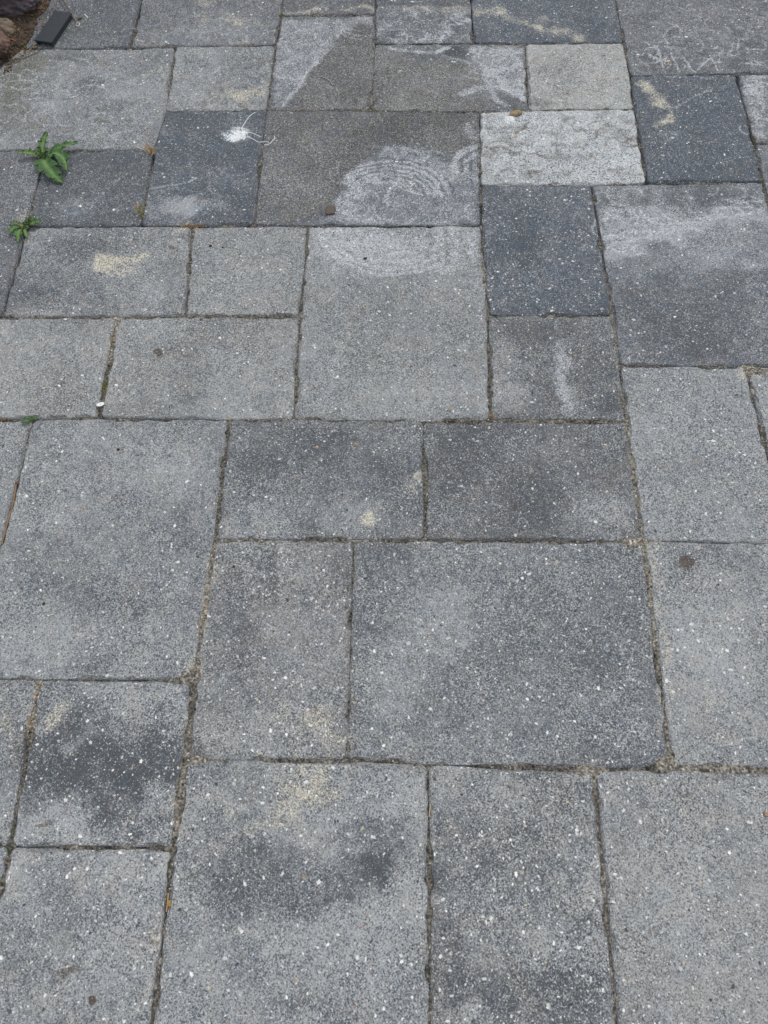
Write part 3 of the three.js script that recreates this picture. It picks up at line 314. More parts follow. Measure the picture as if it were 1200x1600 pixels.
function slabGeometry(s, step, fine) {
  const [x0, x1, z0, z1] = s, p = outline(s, step), n = p.length;
  const nor = p.map((q, i) => { const a = p[(i + n - 1) % n], b = p[(i + 1) % n], l = Math.hypot(b[0] - a[0], b[1] - a[1]) || 1; return [-(b[1] - a[1]) / l, (b[0] - a[0]) / l]; });
  const wob = [], low = [], worn = new Float32Array(n).fill(1);
  for (let i = 0; i < n; i++) { const lo = fine ? 0.06 * fb(F2, p[i][0] * 0.5 + 40, p[i][1] * 0.5) : 0; low.push(lo); wob.push(fine ? lo + 0.035 * fb(F2, p[i][0] * 1.1, p[i][1] * 1.1 + 20) : 0); worn[i] = 1 + 0.35 * fb(F2, p[i][0] * 0.9 + 9, p[i][1] * 0.9); }
  if (fine) for (let k = 0; k < n / 6; k++) { const c = Math.floor(rnd() * n), w = 1 + Math.floor(rnd() * 4), d = rr(0.4, 2.6) * rnd(); for (let j = -w; j <= w; j++) { const i = (c + j + n) % n; worn[i] += d * (1 - Math.abs(j) / (w + 1)) * (p[i][2] ? 0.4 : 1); } }
  const lift = rr(0, 0.18), tx = rr(-0.004, 0.004), tz = rr(-0.004, 0.004), cx = (x0 + x1) / 2, cz = (z0 + z1) / 2;
  const Y = (x, z) => lift + tx * (x - cx) + tz * (z - cz);
  const rings = [[-0.12, -5], [-0.03, -0.7], [0.04, -0.22], [0.17, -0.085], [0.42, -0.018], [0.72, 0]];
  const pos = [], uv = [], idx = [];
  const put = (x, y, z, n = [0, 0]) => { pos.push(x / 100, (y + Y(x, z)) / 100, -z / 100); uv.push((x + y * n[0] - x0) / (x1 - x0), (z + y * n[1] - z0) / (z1 - z0)); };
  rings.forEach(([off, y], r) => { for (let i = 0; i < n; i++) {
    const b = clamp(worn[i], 0.5, p[i][2] ? 0.8 : 2.6), w = clamp(r < 1 ? low[i] : r < 2 ? 0.6 * low[i] + 0.4 * wob[i] : wob[i], -0.1, 0.16), bite = b > 1.6 ? (b - 1.6) * 0.06 : 0;
    const o = r < 2 ? off + w + (r ? bite : 0) : r < 4 ? off * b + w + bite : r === 4 ? Math.max(0.42, 0.17 * b + w + 0.08) : 0.74;
    put(p[i][0] + nor[i][0] * o, r >= 2 && r < 4 ? y * clamp(b, 0.6, 2.6) : y, p[i][1] + nor[i][1] * o, nor[i]);
  } });
  for (let r = 0; r < rings.length - 1; r++) for (let i = 0; i < n; i++) { const j = (i + 1) % n, a = r * n + i, b = r * n + j, c = a + n, d = b + n; idx.push(a, b, d, a, d, c); }
  const last = (rings.length - 1) * n, hub = pos.length / 3; put(cx, 0, cz);
  for (let i = 0; i < n; i++) idx.push(last + i, last + (i + 1) % n, hub);
  const g = new THREE.BufferGeometry();
  g.setAttribute('position', new THREE.Float32BufferAttribute(pos, 3)); g.setAttribute('uv', new THREE.Float32BufferAttribute(uv, 2)); g.setIndex(idx); g.computeVertexNormals();
  const up = new THREE.Vector3(-tx, 1, tz).normalize(); for (let i = (rings.length - 2) * n; i <= rings.length * n; i++) g.attributes.normal.setXYZ(i, up.x, up.y, up.z);
  return g;
}

const PPC = 18;                                     // texels to the centimetre
const CHIPS = [[230, 229, 226], [214, 213, 211], [188, 188, 188], [172, 174, 178], [190, 176, 152], [158, 132, 108], [52, 56, 64], [62, 66, 72], [84, 88, 98], [160, 126, 116]];
const CHIPW = [0.36, 0.56, 0.68, 0.75, 0.795, 0.81, 0.875, 0.945, 0.985, 1];
function slabTextures(s) {
  const [x0, x1, z0, z1, wear, chips, D, L] = s, w = Math.round((x1 - x0) * PPC), h = Math.round((z1 - z0) * PPC), N = w * h;
  const lay = {};
  for (const f of feats) {
    const [a, b, c, d] = f.box; if (a > x1 || b < x0 || c > z1 || d < z0) continue;
    const arr = lay[f.layer] ??= new Float32Array(N);
    const i0 = clamp(Math.floor((a - x0) * PPC), 0, w), i1 = clamp(Math.ceil((b - x0) * PPC), 0, w), j0 = clamp(Math.floor((c - z0) * PPC), 0, h), j1 = clamp(Math.ceil((d - z0) * PPC), 0, h);
    for (let j = j0; j < j1; j++) for (let i = i0; i < i1; i++) {
      const x = x0 + i / PPC, z = z0 + j / PPC;
      const m = f.mask(x + f.warp * fb(F2, x + 31, z + 5) * 0.8, z + f.warp * fb(F2, x + 77, z + 59) * 0.8);
      if (m > 0) arr[j * w + i] += m * f.s;
    }
  }
  const px = new Uint8Array(N * 4), hp = new Uint8Array(N * 4), H = new Float32Array(N);
  const ox = Math.floor(rnd() * T), oy = Math.floor(rnd() * T), fx = rnd() * 128, fz = rnd() * 128, tilt = gauss() * 0.5, vary = rr(0.6, 1.3), coarse = rr(0.8, 1.25);
  const C = new Float32Array(N * 3), g = n => n;
  for (let j = 0; j < h; j++) for (let i = 0; i < w; i++) {
    const q = j * w + i, t = ((j + oy) & TM) * T + ((i + ox) & TM), t2 = ((j * 3 + oy + 411) & TM) * T + ((i * 3 + ox + 77) & TM);
    const t3 = ((j + oy + 333) & TM) * T + ((i + ox + 617) & TM), x = x0 + i / PPC, z = z0 + j / PPC;
    const a = fb(F1, x + fx, z + fz), b = fb(F3, x + fz, z + fx), a2 = clamp(fb(F2, x * 0.7 + fz, z * 0.7 + fx + 60), -1.6, 1.6), g0 = G0[t], g1 = GA[t], g2 = G1[t], g3 = G3[t];
    let wv = wear + vary * (0.05 * a + 0.022 * b) + 0.035 * g3;
    if (lay.w) wv += lay.w[q]; if (lay.d) wv -= lay.d[q];
    const lg = ss(-0.85, 0.85, (wv - 0.5) * 1.7 + (0.33 + 0.06 * a2) * g1 + (0.06 + 0.04 * a2) * coarse * g2);
    let r = mix(D[0], L[0], lg), gr = mix(D[1], L[1], lg), bl = mix(D[2], L[2], lg);
    const hue = 0.8 * b + tilt; r += hue; bl -= hue;
    let hgt = 0.5 + 0.16 * g1 + 0.13 * g2 + 0.05 * g3;
    if (lay.m) { const k = clamp(lay.m[q] * (0.95 + 0.14 * g2 + 0.2 * b)); if (k > 0) { const v = 96 + 14 * g1 + 8 * g2 + 4 * a + (lg - 0.4) * 26; r = mix(r, v + 1, k * 0.88); gr = mix(gr, v + 0.5, k * 0.88); bl = mix(bl, v - 1.5, k * 0.88); } }
    if (lay.o) { const k = clamp(lay.o[q] * (0.9 + 0.2 * g2 + 0.15 * b)); if (k > 0) { const v = 90 + 12 * g1 + 6 * g2; r = mix(r, v, k * 0.8); gr = mix(gr, v, k * 0.8); bl = mix(bl, v - 11, k * 0.8); } }
    let res = lay.r ? clamp(lay.r[q], 0, 1.2) : 0;
    if (lay.c) { const cw = lay.c[q]; if (cw > 0) { const e = cellEdge((x + 1.1 * fb(F2, x + 12, z + 70)) / 2.6, (z + 0.9 * fb(F2, x + 90, z + 33)) / 2.2); const web = 1 - ss(0.04, 0.3, e); res += clamp(cw) * (web * 0.55 * (0.7 + 0.4 * b) - ss(0.3, 0.6, e) * 0.25); } }
    if (res > 0.01) { const k = clamp(res * (0.8 + 0.16 * g1 + 0.1 * g2 + 0.15 * b), 0, 0.9), v = 167 + 15 * g1 + 9 * g2; r = mix(r, v - 2, k); gr = mix(gr, v + 1, k); bl = mix(bl, v + 6, k); }
    if (lay.s) { const k = clamp(lay.s[q] * (0.92 + 0.26 * g1 + 0.12 * g2 + 0.24 * b)) * 0.86; if (k > 0) { const v = 1 + 0.1 * g1 + 0.07 * g0; r = mix(r, 182 * v, k); gr = mix(gr, 176 * v, k); bl = mix(bl, 160 * v, k); hgt += 0.12 * k; } }
    if (lay.b) { const k = clamp(lay.b[q] * (0.8 + 0.25 * g1 + 0.2 * g2 + 0.2 * b), 0, 0.95); r = mix(r, 222, k); gr = mix(gr, 226, k); bl = mix(bl, 229, k); }
    if (lay.k) { const k = clamp(lay.k[q] * (1 + 0.1 * g1)); r = mix(r, 74 + 7 * g1, k); gr = mix(gr, 64 + 7 * g1, k); bl = mix(bl, 57 + 7 * g1, k); }
    // single pale and dark grains
    { const k = ss(1.35, 2.2, GA[t3]) * 0.8; if (k > 0) { r = mix(r, 205, k); gr = mix(gr, 206, k); bl = mix(bl, 205, k); } }
    { const k = ss(1.7, 2.5, -GA[t3]) * 0.55; if (k > 0) { r = mix(r, 52, k); gr = mix(gr, 55, k); bl = mix(bl, 60, k); hgt -= 0.15 * k; } }
    // pinholes
    if (G2[t2] < -2.35) { const k = 0.75; r = mix(r, 44, k); gr = mix(gr, 46, k); bl = mix(bl, 50, k); hgt -= 0.3; }
    C[q * 3] = r; C[q * 3 + 1] = gr; C[q * 3 + 2] = bl; H[q] = hgt;
  }
  // broader dull stones just under the worn skin
  for (let k = 0, m = Math.round((0.4 + 0.5 * chips) * N / (PPC * PPC) * 0.16); k < m; k++) {
    const cx = rnd() * w, cy = rnd() * h, rad = PPC * rr(0.12, 0.34), as = rr(0.5, 1), ro = rnd() * 6.28, c = Math.cos(ro), sn = Math.sin(ro), R = Math.ceil(rad * 1.3), u = rnd(), col = u < 0.45 ? [64, 69, 78] : u < 0.8 ? [168, 170, 172] : u < 0.92 ? [150, 138, 122] : [140, 118, 110], al = rr(0.15, 0.5), p1 = rnd() * 6.28;
    for (let dy = -R; dy <= R; dy++) for (let dx = -R; dx <= R; dx++) {
      const i = Math.floor(cx) + dx, j = Math.floor(cy) + dy; if (i < 0 || j < 0 || i >= w || j >= h) continue;
      const xx = dx * c + dy * sn, yy = (-dx * sn + dy * c) / as, q = j * w + i, m2 = (1 - ss(rad * 0.75, rad * 1.05, Math.hypot(xx, yy) * (1 + 0.18 * Math.sin(Math.atan2(yy, xx) * 3 + p1)))) * al * clamp(0.8 + 0.4 * GA[((j + 99) & TM) * T + (i & TM)]);
      if (m2 > 0) for (let e = 0; e < 3; e++) C[q * 3 + e] = mix(C[q * 3 + e], col[e], m2);
    }
  }
  // aggregate chips set in the surface
  const count = Math.round(chips * N / (PPC * PPC) * 0.95);
  for (let k = 0; k < count; k++) {
    const cx = rnd() * w, cy = rnd() * h, big = rnd(), rad = PPC * (0.045 + 0.05 * rnd() + (big > 0.68 ? 0.1 * rnd() : 0) + (big > 0.95 ? 0.13 * rnd() : 0)), as = rr(0.55, 1), ro = rnd() * 6.28, c = Math.cos(ro), sn = Math.sin(ro);
    let u = rnd(), ci = 0; while (CHIPW[ci] < u) ci++; const col = CHIPS[ci], al = rr(0.65, 1), p1 = rnd() * 6.28, p2 = rnd() * 6.28, R = Math.ceil(rad * 1.5);
    const cover = (lay.m ? clamp(lay.m[Math.floor(cy) * w + Math.floor(cx)]) : 0) * 0.55;
    for (let dy = -R; dy <= R; dy++) for (let dx = -R; dx <= R; dx++) {
      const i = Math.floor(cx) + dx, j = Math.floor(cy) + dy; if (i < 0 || j < 0 || i >= w || j >= h) continue;
      const xx = (dx * c + dy * sn), yy = (-dx * sn + dy * c) / as, an = Math.atan2(yy, xx), rad2 = rad * (1 + 0.2 * Math.sin(an * 2 + p1) + 0.14 * Math.sin(an * 5 + p2));
      const m = (1 - ss(rad2 - 0.7, rad2 + 0.5, Math.hypot(xx, yy))) * al * (1 - cover); if (m <= 0) continue;
      const q = j * w + i, v = 1 + 0.04 * G0[(j & TM) * T + (i & TM)];
      for (let e = 0; e < 3; e++) C[q * 3 + e] = mix(C[q * 3 + e], col[e] * v, m);
      H[q] = mix(H[q], ci < 6 ? 0.78 : 0.4, m);
    }
  }
  for (let q = 0; q < N; q++) {
    px[q * 4] = clamp(C[q * 3], 0, 255); px[q * 4 + 1] = clamp(C[q * 3 + 1], 0, 255); px[q * 4 + 2] = clamp(C[q * 3 + 2], 0, 255); px[q * 4 + 3] = 255;
    hp[q * 4] = hp[q * 4 + 1] = hp[q * 4 + 2] = clamp(H[q] * 255, 0, 255); hp[q * 4 + 3] = 255;
  }
  const map = dataTexture(w, h, px, true), bumpMap = dataTexture(w, h, hp, false);
  for (const t of [map, bumpMap]) t.wrapS = t.wrapT = THREE.RepeatWrapping;
  return new THREE.MeshStandardMaterial({ map, bumpMap, bumpScale: 0.0011, roughness: 0.93 });
}

const pavement = new THREE.Group(); pavement.name = 'pavement'; scene.add(pavement);
tag(pavement, 'grey concrete patio of square and oblong slabs laid in a random bond', 'pavement', null, 'structure');
const slabMats = [];
for (const s of SLABS) {
  const m = slabTextures(s); slabMats.push(m);
  const o = mesh('paving_slab', slabGeometry(s, 0.4, true), m, pavement);
  if (s[8]) o.userData.label = s[8];
}
// the bond goes on outside the picture
const cells = new Set(), key = (i, j) => i + ',' + j;
for (const [x0, x1, z0, z1] of SLABS) for (let i = x0; i < x1; i += 10) for (let j = z0; j < z1; j += 10) cells.add(key(i, j));
const inBed = (x, z) => x < -90 && z > 128 - (x + 90) * 0.2;
for (let j = -90; j < 270; j += 10) for (let i = -170; i < 160; i += 10) {
  if (cells.has(key(i, j)) || inBed(i + 5, j + 5)) continue;
  const sizes = [[40, 30], [30, 40], [30, 20], [20, 30], [20, 20]].sort((a, b) => hash2(i + a[0], j + a[1]) - hash2(i + b[0], j + b[1])).concat([[10, 20], [20, 10], [10, 10]]);
  for (const [a, b] of sizes) {
    let free = true;
    for (let u = 0; u < a && free; u += 10) for (let v = 0; v < b; v += 10) if (cells.has(key(i + u, j + v))) { free = false; break; }
    if (!free) continue;
    for (let u = 0; u < a; u += 10) for (let v = 0; v < b; v += 10) cells.add(key(i + u, j + v));
    const plain = SLABS.map((s, n) => [s, n]).filter(([s]) => s[3] <= 60), like = plain.filter(([s]) => s[1] - s[0] === a && s[3] - s[2] === b), from = like.length ? like : plain, pick = from[Math.floor(rnd() * from.length)][1];
    mesh('paving_slab', slabGeometry([i, i + a, j, j + b], 2.5, false), slabMats[pick], pavement);
    break;
  }
}

// ---------------------------------------------------------------- sand and dirt in the joints
function tileTexture(n, fn) {
  const c = new Uint8Array(n * n * 4), b = new Uint8Array(n * n * 4);
  for (let j = 0; j < n; j++) for (let i = 0; i < n; i++) { const q = (j * n + i) * 4, [r, g, bl, h] = fn(i, j); c[q] = clamp(r, 0, 255); c[q + 1] = clamp(g, 0, 255); c[q + 2] = clamp(bl, 0, 255); c[q + 3] = 255; b[q] = b[q + 1] = b[q + 2] = clamp(h * 255, 0, 255); b[q + 3] = 255; }
  const m = dataTexture(n, n, c, true), u = dataTexture(n, n, b, false);
  for (const t of [m, u]) t.wrapS = t.wrapT = THREE.RepeatWrapping;
  return [m, u];
}
const pickTile = (tile, i, j) => tile[(j & TM) * T + (i & TM)];
const [sandMap, sandBump] = tileTexture(1024, (i, j) => {
  const g1 = pickTile(G1, i, j), g2 = pickTile(G2, i + 300, j + 90), f = pickTile(F2, i, j), v = 116 + 20 * g1 + 13 * g2 + 8 * f;
  const spark = pickTile(G2, i + 511, j + 200) > 2.1 ? 60 : pickTile(G2, i + 711, j + 20) < -1.9 ? -35 : 0;
  return [v * 1.03 + spark, v + spark, v * 0.95 + spark * 0.95, 0.5 + 0.2 * g1 + 0.2 * g2];
});
const sandMat = new THREE.MeshStandardMaterial({ map: sandMap, bumpMap: sandBump, bumpScale: 0.0015, roughness: 1 }), jointMat = sandMat.clone(); jointMat.vertexColors = true;
// depth of the fill: open joints and joints filled to the brim
const OPEN = [[[[-59.99, 156.03], [-59.78, 139.65]], 1.6], [[[-79.15, 139.35], [-59.78, 139.65], [-50.51, 140.11], [-41.85, 140.17]], 1.3], [[[-50.36, 139.08], [-49.38, 121.13]], 1.4], [[[-50.11, 107.79], [-49.61, 92.31]], 1.6], [[[-66.78, 90.09], [-49.61, 90.15], [-29.99, 90.35]], 1.2], [[[-18.74, 89.98], [-7.03, 89.92], [7.95, 90.14]], 1.5], [[[-79.51, 109.8], [-52.24, 109.88]], 0.8], [[[-70.58, 85.72], [-69.73, 70.8]], 1.5], [[[-60.06, 43.63], [-60, 28.37]], 1.2], [[[-48.46, -10.11], [-30.71, -9.94]], 1.5], [[[-55.56, 9.84], [-52.19, 9.88]], 1.1], [[[-47.14, 9.95], [-37.08, 10.08]], 1.0], [[[-30.04, -10.35], [-29.91, -23.05]], 1.2], [[[-9.79, 140.24], [10.21, 139.9]], 1.3], [[[20.35, 137.9], [20, 122.09]], 1.0], [[[39.97, 140.82], [39.42, 100.7]], 0.9], [[[41.41, 129.69], [66.65, 130.08]], 1.0], [[[10.46, 117.66], [9.84, 90.43]], 1.1], [[[11.09, 99.8], [39.68, 100.05], [59.94, 100.37]], 0.9], [[[29.67, 99.33], [30.24, 70.56]], 0.8], [[[10.46, 70.18], [28.97, 70.17]], 0.8], [[[30.9, 60.38], [52.97, 60.17]], 1.0], [[[30.93, 30.22], [47.14, 30.36]], 1.1], [[[2.52, -0.03], [28.58, 0.29]], 0.7], [[[20.29, -1.4], [20.23, -26.46]], 0.7], [[[60.46, 129.03], [60.41, 111.82]], 1.0], [[[-65.17, 49.97], [-50.34, 50.26], [-30.62, 50.1]], 0.8], [[[49.99, 56.79], [49.72, 43.55]], 1.3], [[[-29.7, 142.03], [-29.3, 148.8]], 1.0], [[[10, 141.34], [10.01, 154.59]], 1.0], [[[-10.08, 141.69], [-10.01, 155]], 1.0], [[[-30.2, 121.81], [-30.2, 138.54]], 0.9], [[[-50.56, 2.65], [-49.98, -8.58]], 1.0], [[[9.81, 89.37], [9.85, 73.26]], 0.8], [[[0.37, 30.56], [28.74, 30.3]], 0.6]];
const FULL = [[[[-30.15, 40.63], [-29.69, 30.11], [-30, 22.15], [-30.34, 17.07], [-30.16, 10.25], [-30.12, 2.95], [-29.99, -9.65]], 0.1, 0.9], [[[-10.1, 29.68], [-10.02, 9.26], [-9.93, 0.92]], 0.16, 0.5], [[[-29.32, 30.01], [-10.11, 30.08], [-0.53, 30.16]], 0.08, 0.5], [[[-19.97, 50.03], [-0.38, 49.76], [9.72, 49.79], [29.69, 49.87]], 0.1, 0.5], [[[-20.29, 74.4], [-20.01, 50.72]], 0.16, 0.6], [[[-40.61, 89.64], [-39.22, 70.63]], 0.1, 0.5], [[[-39.15, 70.09], [-20.54, 70.08]], 0.14, 0.5], [[[-50.24, 69.3], [-50.64, 60.27]], 0.05, 0.7], [[[28.28, 30.1], [32.19, 29.85]], -0.06, 1.2], [[[30, 29.83], [30.45, 11.03], [30.35, 4.6]], 0.1, 0.6], [[[28.19, 0.29], [30.06, 1.52], [31.06, -0.12]], -0.05, 1.0], [[[30.51, -0.2], [41.16, -0.19]], 0.12, 0.6], [[[-32.13, 10.64], [-30.18, 10.42]], -0.1, 1.2], [[[-30.27, -0.15], [-27.52, 0.19]], 0, 0.9], [[[49.46, 59.67], [52.69, 58.71]], -0.04, 1.2], [[[30.15, 49.76], [29.92, 31.29]], 0.12, 0.6], [[[18.52, -0.46], [21.13, -0.72]], 0.02, 0.9], [[[-10.07, 0.31], [-0.15, 0]], 0.1, 0.5], [[[-50.28, 9.65], [-50.08, 3.45]], 0.1, 0.5], [[[-29.95, 120.33], [-10.04, 120.09], [10.05, 119.65]], 0.12, 0.5], [[[-10.02, 139.02], [-10.05, 120.27]], 0.1, 0.5], [[[-0.09, 49.07], [-0.17, 30.75]], 0.14, 0.4], [[[0.17, -0.45], [0.41, -26.89]], 0.14, 0.4], [[[-20.41, 50.72], [-18.91, 50.26]], 0, 0.8], [[[-49.58, 120.76], [-49.17, 119.65]], 0, 0.7]];
const bedBox = { x0: -104, x1: 84, z0: -44, z1: 186 };
const solid = SLABS.map(s => s.slice(0, 4));
function inSlab(x, z, d) { for (const [a, b, c, e] of solid) if (x > a + d && x < b - d && z > c + d && z < e - d) return true; return false; }
// pale dry sand spilt at some crossings and along a few joints, dark soil in the rest
const DRY = [[[[-30.03, 28.34], [-30, 22.15], [-30.34, 17.07], [-30.27, 11.09]], 1.1, 0.8], [[[-32.17, 10.9], [-30.27, 11.09]], 1.5, 1], [[[28.28, 30.1], [32.19, 29.85]], 1.5, 1], [[[30.02, 27.9], [30.45, 11.03], [30.35, 4.6]], 0.8, 0.7], [[[28.19, 0.29], [30.06, 1.52], [31.06, -0.12]], 1.2, 0.8], [[[30.51, -0.2], [41.16, -0.19]], 0.9, 0.55], [[[-30.27, -0.15], [-27.52, 0.19]], 1.3, 0.8], [[[-30.11, -1.37], [-29.99, -9.65]], 0.8, 0.6], [[[49.46, 59.67], [52.55, 57.99]], 1.6, 0.9], [[[49.75, 58.59], [50.37, 49.72]], 0.8, 0.6], [[[30.15, 49.76], [29.92, 31.29]], 0.7, 0.6], [[[18.52, -0.46], [21.13, -0.72]], 1.1, 0.8], [[[-50.24, 69.3], [-50.64, 60.27]], 0.8, 0.8], [[[31.91, 85.85], [30.06, 61.61]], 0.8, 0.5], [[[9.58, 83.03], [10.42, 71.91]], 0.7, 0.6], [[[20.73, -4.54], [20.23, -26.46]], 0.7, 0.55], [[[-29.69, 30.11], [-19.39, 30.2]], 0.7, 0.5], [[[-71.89, 92.44], [-70.51, 94]], 1.2, 0.8], [[[-70.75, 98.8], [-70.37, 93.37]], 0.8, 0.7], [[[-31.12, -18.38], [-29.94, -23.36]], 0.9, 0.7], [[[-50.28, 9.65], [-50.15, 2.65]], 0.8, 0.7], [[[-39.15, 70.09], [-38.34, 71.98]], 1, 0.7]];
function dryness(x, z) { let k = 0.12; for (const [p, w, s] of DRY) { const b = p.box ??= bounds(p, 2); if (x < b[0] || x > b[1] || z < b[2] || z > b[3]) continue; let q = 9; for (let i = 1; i < p.length; i++) q = Math.min(q, segDist(x, z, p[i - 1], p[i])); k = Math.max(k, s * (1 - ss(w * 0.7, w * 1.2, q))); } return clamp(k + 0.14 * fb(F3, x * 2, z * 2 + 40)); }
function depthIn(x, z) { for (const [a, b, c, e] of solid) { const d = Math.min(x - a, b - x, z - c, e - z); if (d > 0) return d; } return 0; }
function fillHeight(x, z) {
  let spill = 0, h = -0.17 + 0.1 * fb(F2, x * 1.5, z * 1.5) + 0.09 * fb(F3, x * 2 + 5, z * 2);
  for (const [p, d] of OPEN) { const b = p.box ??= bounds(p, 1.2); if (x < b[0] || x > b[1] || z < b[2] || z > b[3]) continue; let q = 9; for (let i = 1; i < p.length; i++) q = Math.min(q, segDist(x, z, p[i - 1], p[i])); h -= 0.52 * d * (1 - ss(0.6, 1.1, q)) * clamp(0.55 + 0.7 * fb(F2, x + 50, z + 20)); }
  for (const [p, d, w] of FULL) { const b = p.box ??= bounds(p, 1.6); if (x < b[0] || x > b[1] || z < b[2] || z > b[3]) continue; let q = 9; for (let i = 1; i < p.length; i++) q = Math.min(q, segDist(x, z, p[i - 1], p[i])); const k = 1 - ss(w * 0.5, w * 1.3, q); if (k > 0) { const heap = ss(0.4, 1.7, fb(F2, x * 0.8 + 17, z * 0.8)); h = mix(h, -d + 0.17 * heap + 0.03 * fb(F3, x * 2, z * 2) + 0.03 * fb(F2, x * 2, z * 2), k); spill = Math.max(spill, k * heap * 0.9); if (d < 0.03) spill = Math.max(spill, k); } }
  return h - (1 - spill) * 0.7 * Math.max(0, depthIn(x, z) - 0.3);
}
{
  const st_ = 0.3, nx = Math.ceil((bedBox.x1 - bedBox.x0) / st_), nz = Math.ceil((bedBox.z1 - bedBox.z0) / st_), id = new Map(), pos = [], uv = [], col = [], idx = [];
  const vert = (i, j) => { const k = j * (nx + 1) + i; let v = id.get(k); if (v === undefined) { v = pos.length / 3; id.set(k, v); const x = bedBox.x0 + i * st_, z = bedBox.z0 + j * st_; pos.push(x / 100, fillHeight(x, z) / 100, -z / 100); uv.push(x / 57, z / 57); const y = dryness(x, z); col.push(mix(0.48, 1.05, y), mix(0.47, 1.02, y), mix(0.455, 0.96, y)); } return v; };
  const covered = (x, z) => { const i = Math.floor(x / 10) * 10, j = Math.floor(z / 10) * 10, u = x - i, v = z - j; return (u > 1.6 && u < 8.4 && v > 1.6 && v < 8.4) || inSlab(x, z, 1.5); };
  for (let j = 0; j < nz; j++) for (let i = 0; i < nx; i++) {
    if (covered(bedBox.x0 + (i + 0.5) * st_, bedBox.z0 + (j + 0.5) * st_)) continue;
    const a = vert(i, j), b = vert(i + 1, j), c = vert(i + 1, j + 1), d = vert(i, j + 1); idx.push(a, b, c, a, c, d);
  }
  const g = new THREE.BufferGeometry(); g.setAttribute('position', new THREE.Float32BufferAttribute(pos, 3)); g.setAttribute('uv', new THREE.Float32BufferAttribute(uv, 2)); g.setAttribute('color', new THREE.Float32BufferAttribute(col, 3)); g.setIndex(idx); g.computeVertexNormals();
  const o = mesh('joint_sand', g, jointMat, pavement); o.userData.kind = 'stuff'; o.userData.label = 'grey brown sand and dirt filling the joints';
}
// ground under and round the patio
{
  const g = new THREE.PlaneGeometry(300, 300); g.rotateX(-Math.PI / 2); const u = g.attributes.uv; for (let i = 0; i < u.count; i++) u.setXY(i, u.getX(i) * 300 / 0.57, u.getY(i) * 300 / 0.57);
  const o = mesh('ground', g, sandMat); o.position.y = -0.035; tag(o, 'packed sand under and around the patio', 'ground', null, 'structure');
}
// grit lying in and beside the joints
function stone(detail, rough, sd) {
  const g = mergeVertices(new THREE.IcosahedronGeometry(1, detail).deleteAttribute('uv').deleteAttribute('normal')), p = g.attributes.position;
  for (let i = 0; i < p.count; i++) { const x = p.getX(i), y = p.getY(i), z = p.getZ(i), k = 1 + rough * (fb(F2, x * 3 + sd * 7 + y * 2, z * 3 + y * 2.4) * 0.6 + fb(F1, x * 2 + sd * 3, y * 2 + z) * 0.6); p.setXYZ(i, x * k, y * k, z * k); }
  g.computeVertexNormals(); return g;
}
{
  const spots = [];
  const line = (p, n, spread) => { for (let k = 0; k < n; k++) { const i = 1 + Math.floor(rnd() * (p.length - 1)), t = rnd(); spots.push([mix(p[i - 1][0], p[i][0], t) + gauss() * spread, mix(p[i - 1][1], p[i][1], t) + gauss() * spread]); } };
  for (const [p] of OPEN) { let l = 0; for (let i = 1; i < p.length; i++) l += Math.hypot(p[i][0] - p[i - 1][0], p[i][1] - p[i - 1][1]); line(p, l * 2.2, 0.22); }
  for (const [p] of FULL) { let l = 0; for (let i = 1; i < p.length; i++) l += Math.hypot(p[i][0] - p[i - 1][0], p[i][1] - p[i - 1][1]); line(p, l * 4, 0.3); }
  for (let k = 0; k < 420; k++) spots.push([rr(-85, 70), rr(-35, 158)]);
  const im = new THREE.InstancedMesh(stone(1, 0.25, 1), new THREE.MeshStandardMaterial({ roughness: 0.95 }), spots.length), m = new THREE.Matrix4(), q = new THREE.Quaternion(), c = new THREE.Color();
  const dry = [0xa89f90, 0xb9b0a0, 0x94897a, 0xc6beb0, 0x8a7d69], cols = [0x736e66, 0x5a554f, 0x807a6f, 0x45413d, 0x8d877c, 0x625b52, 0x6b6152, 0x4c4843];
  spots.forEach(([x, z], i) => {
    const on = inSlab(x, z, 0.5), r = (on ? rr(0.035, 0.08) : rr(0.05, 0.16)), y = on ? r * 0.35 + 0.1 : Math.min(fillHeight(x, z) + r * 0.4, 0.02);
    q.setFromEuler(new THREE.Euler(rnd() * 6, rnd() * 6, rnd() * 6)); m.compose(V(x, y, z), q, new THREE.Vector3(r / 100, r * rr(0.5, 0.9) / 100, r * rr(0.7, 1) / 100)); im.setMatrixAt(i, m); im.setColorAt(i, c.set(rnd() < dryness(x, z) * 1.1 - 0.1 ? dry[Math.floor(rnd() * dry.length)] : cols[Math.floor(rnd() * cols.length)]));
  });
  im.name = 'joint_grit'; im.castShadow = im.receiveShadow = true; im.userData.kind = 'stuff'; im.userData.label = 'loose grit along the joints'; pavement.add(im);
}

// ---------------------------------------------------------------- planting bed in the far left corner
const EDGE = [[-84.96, 132.56], [-83.96, 134.94], [-82.46, 137.56], [-80.31, 139.78], [-80.2, 142.91], [-79.51, 148.45], [-78.67, 154.16], [-78.54, 159.6], [-79, 190], [-83, 225]];   // where soil has crept over the slabs
function bedDepth(x, z) {                           // cm inside the bed, negative outside
  let d = 1e9, left = false;
  const p = [[-100, 127], [-88, 129.5], ...EDGE];
  for (let i = 1; i < p.length; i++) d = Math.min(d, segDist(x, z, p[i - 1], p[i]));
  const poly = [[-300, 120], ...p, [-90, 400], [-300, 400]];
  for (let i = 0, j = poly.length - 1; i < poly.length; j = i++) if ((poly[i][1] > z) !== (poly[j][1] > z) && x < (poly[j][0] - poly[i][0]) * (z - poly[i][1]) / (poly[j][1] - poly[i][1]) + poly[i][0]) left = !left;
  return left ? d : -d;
}
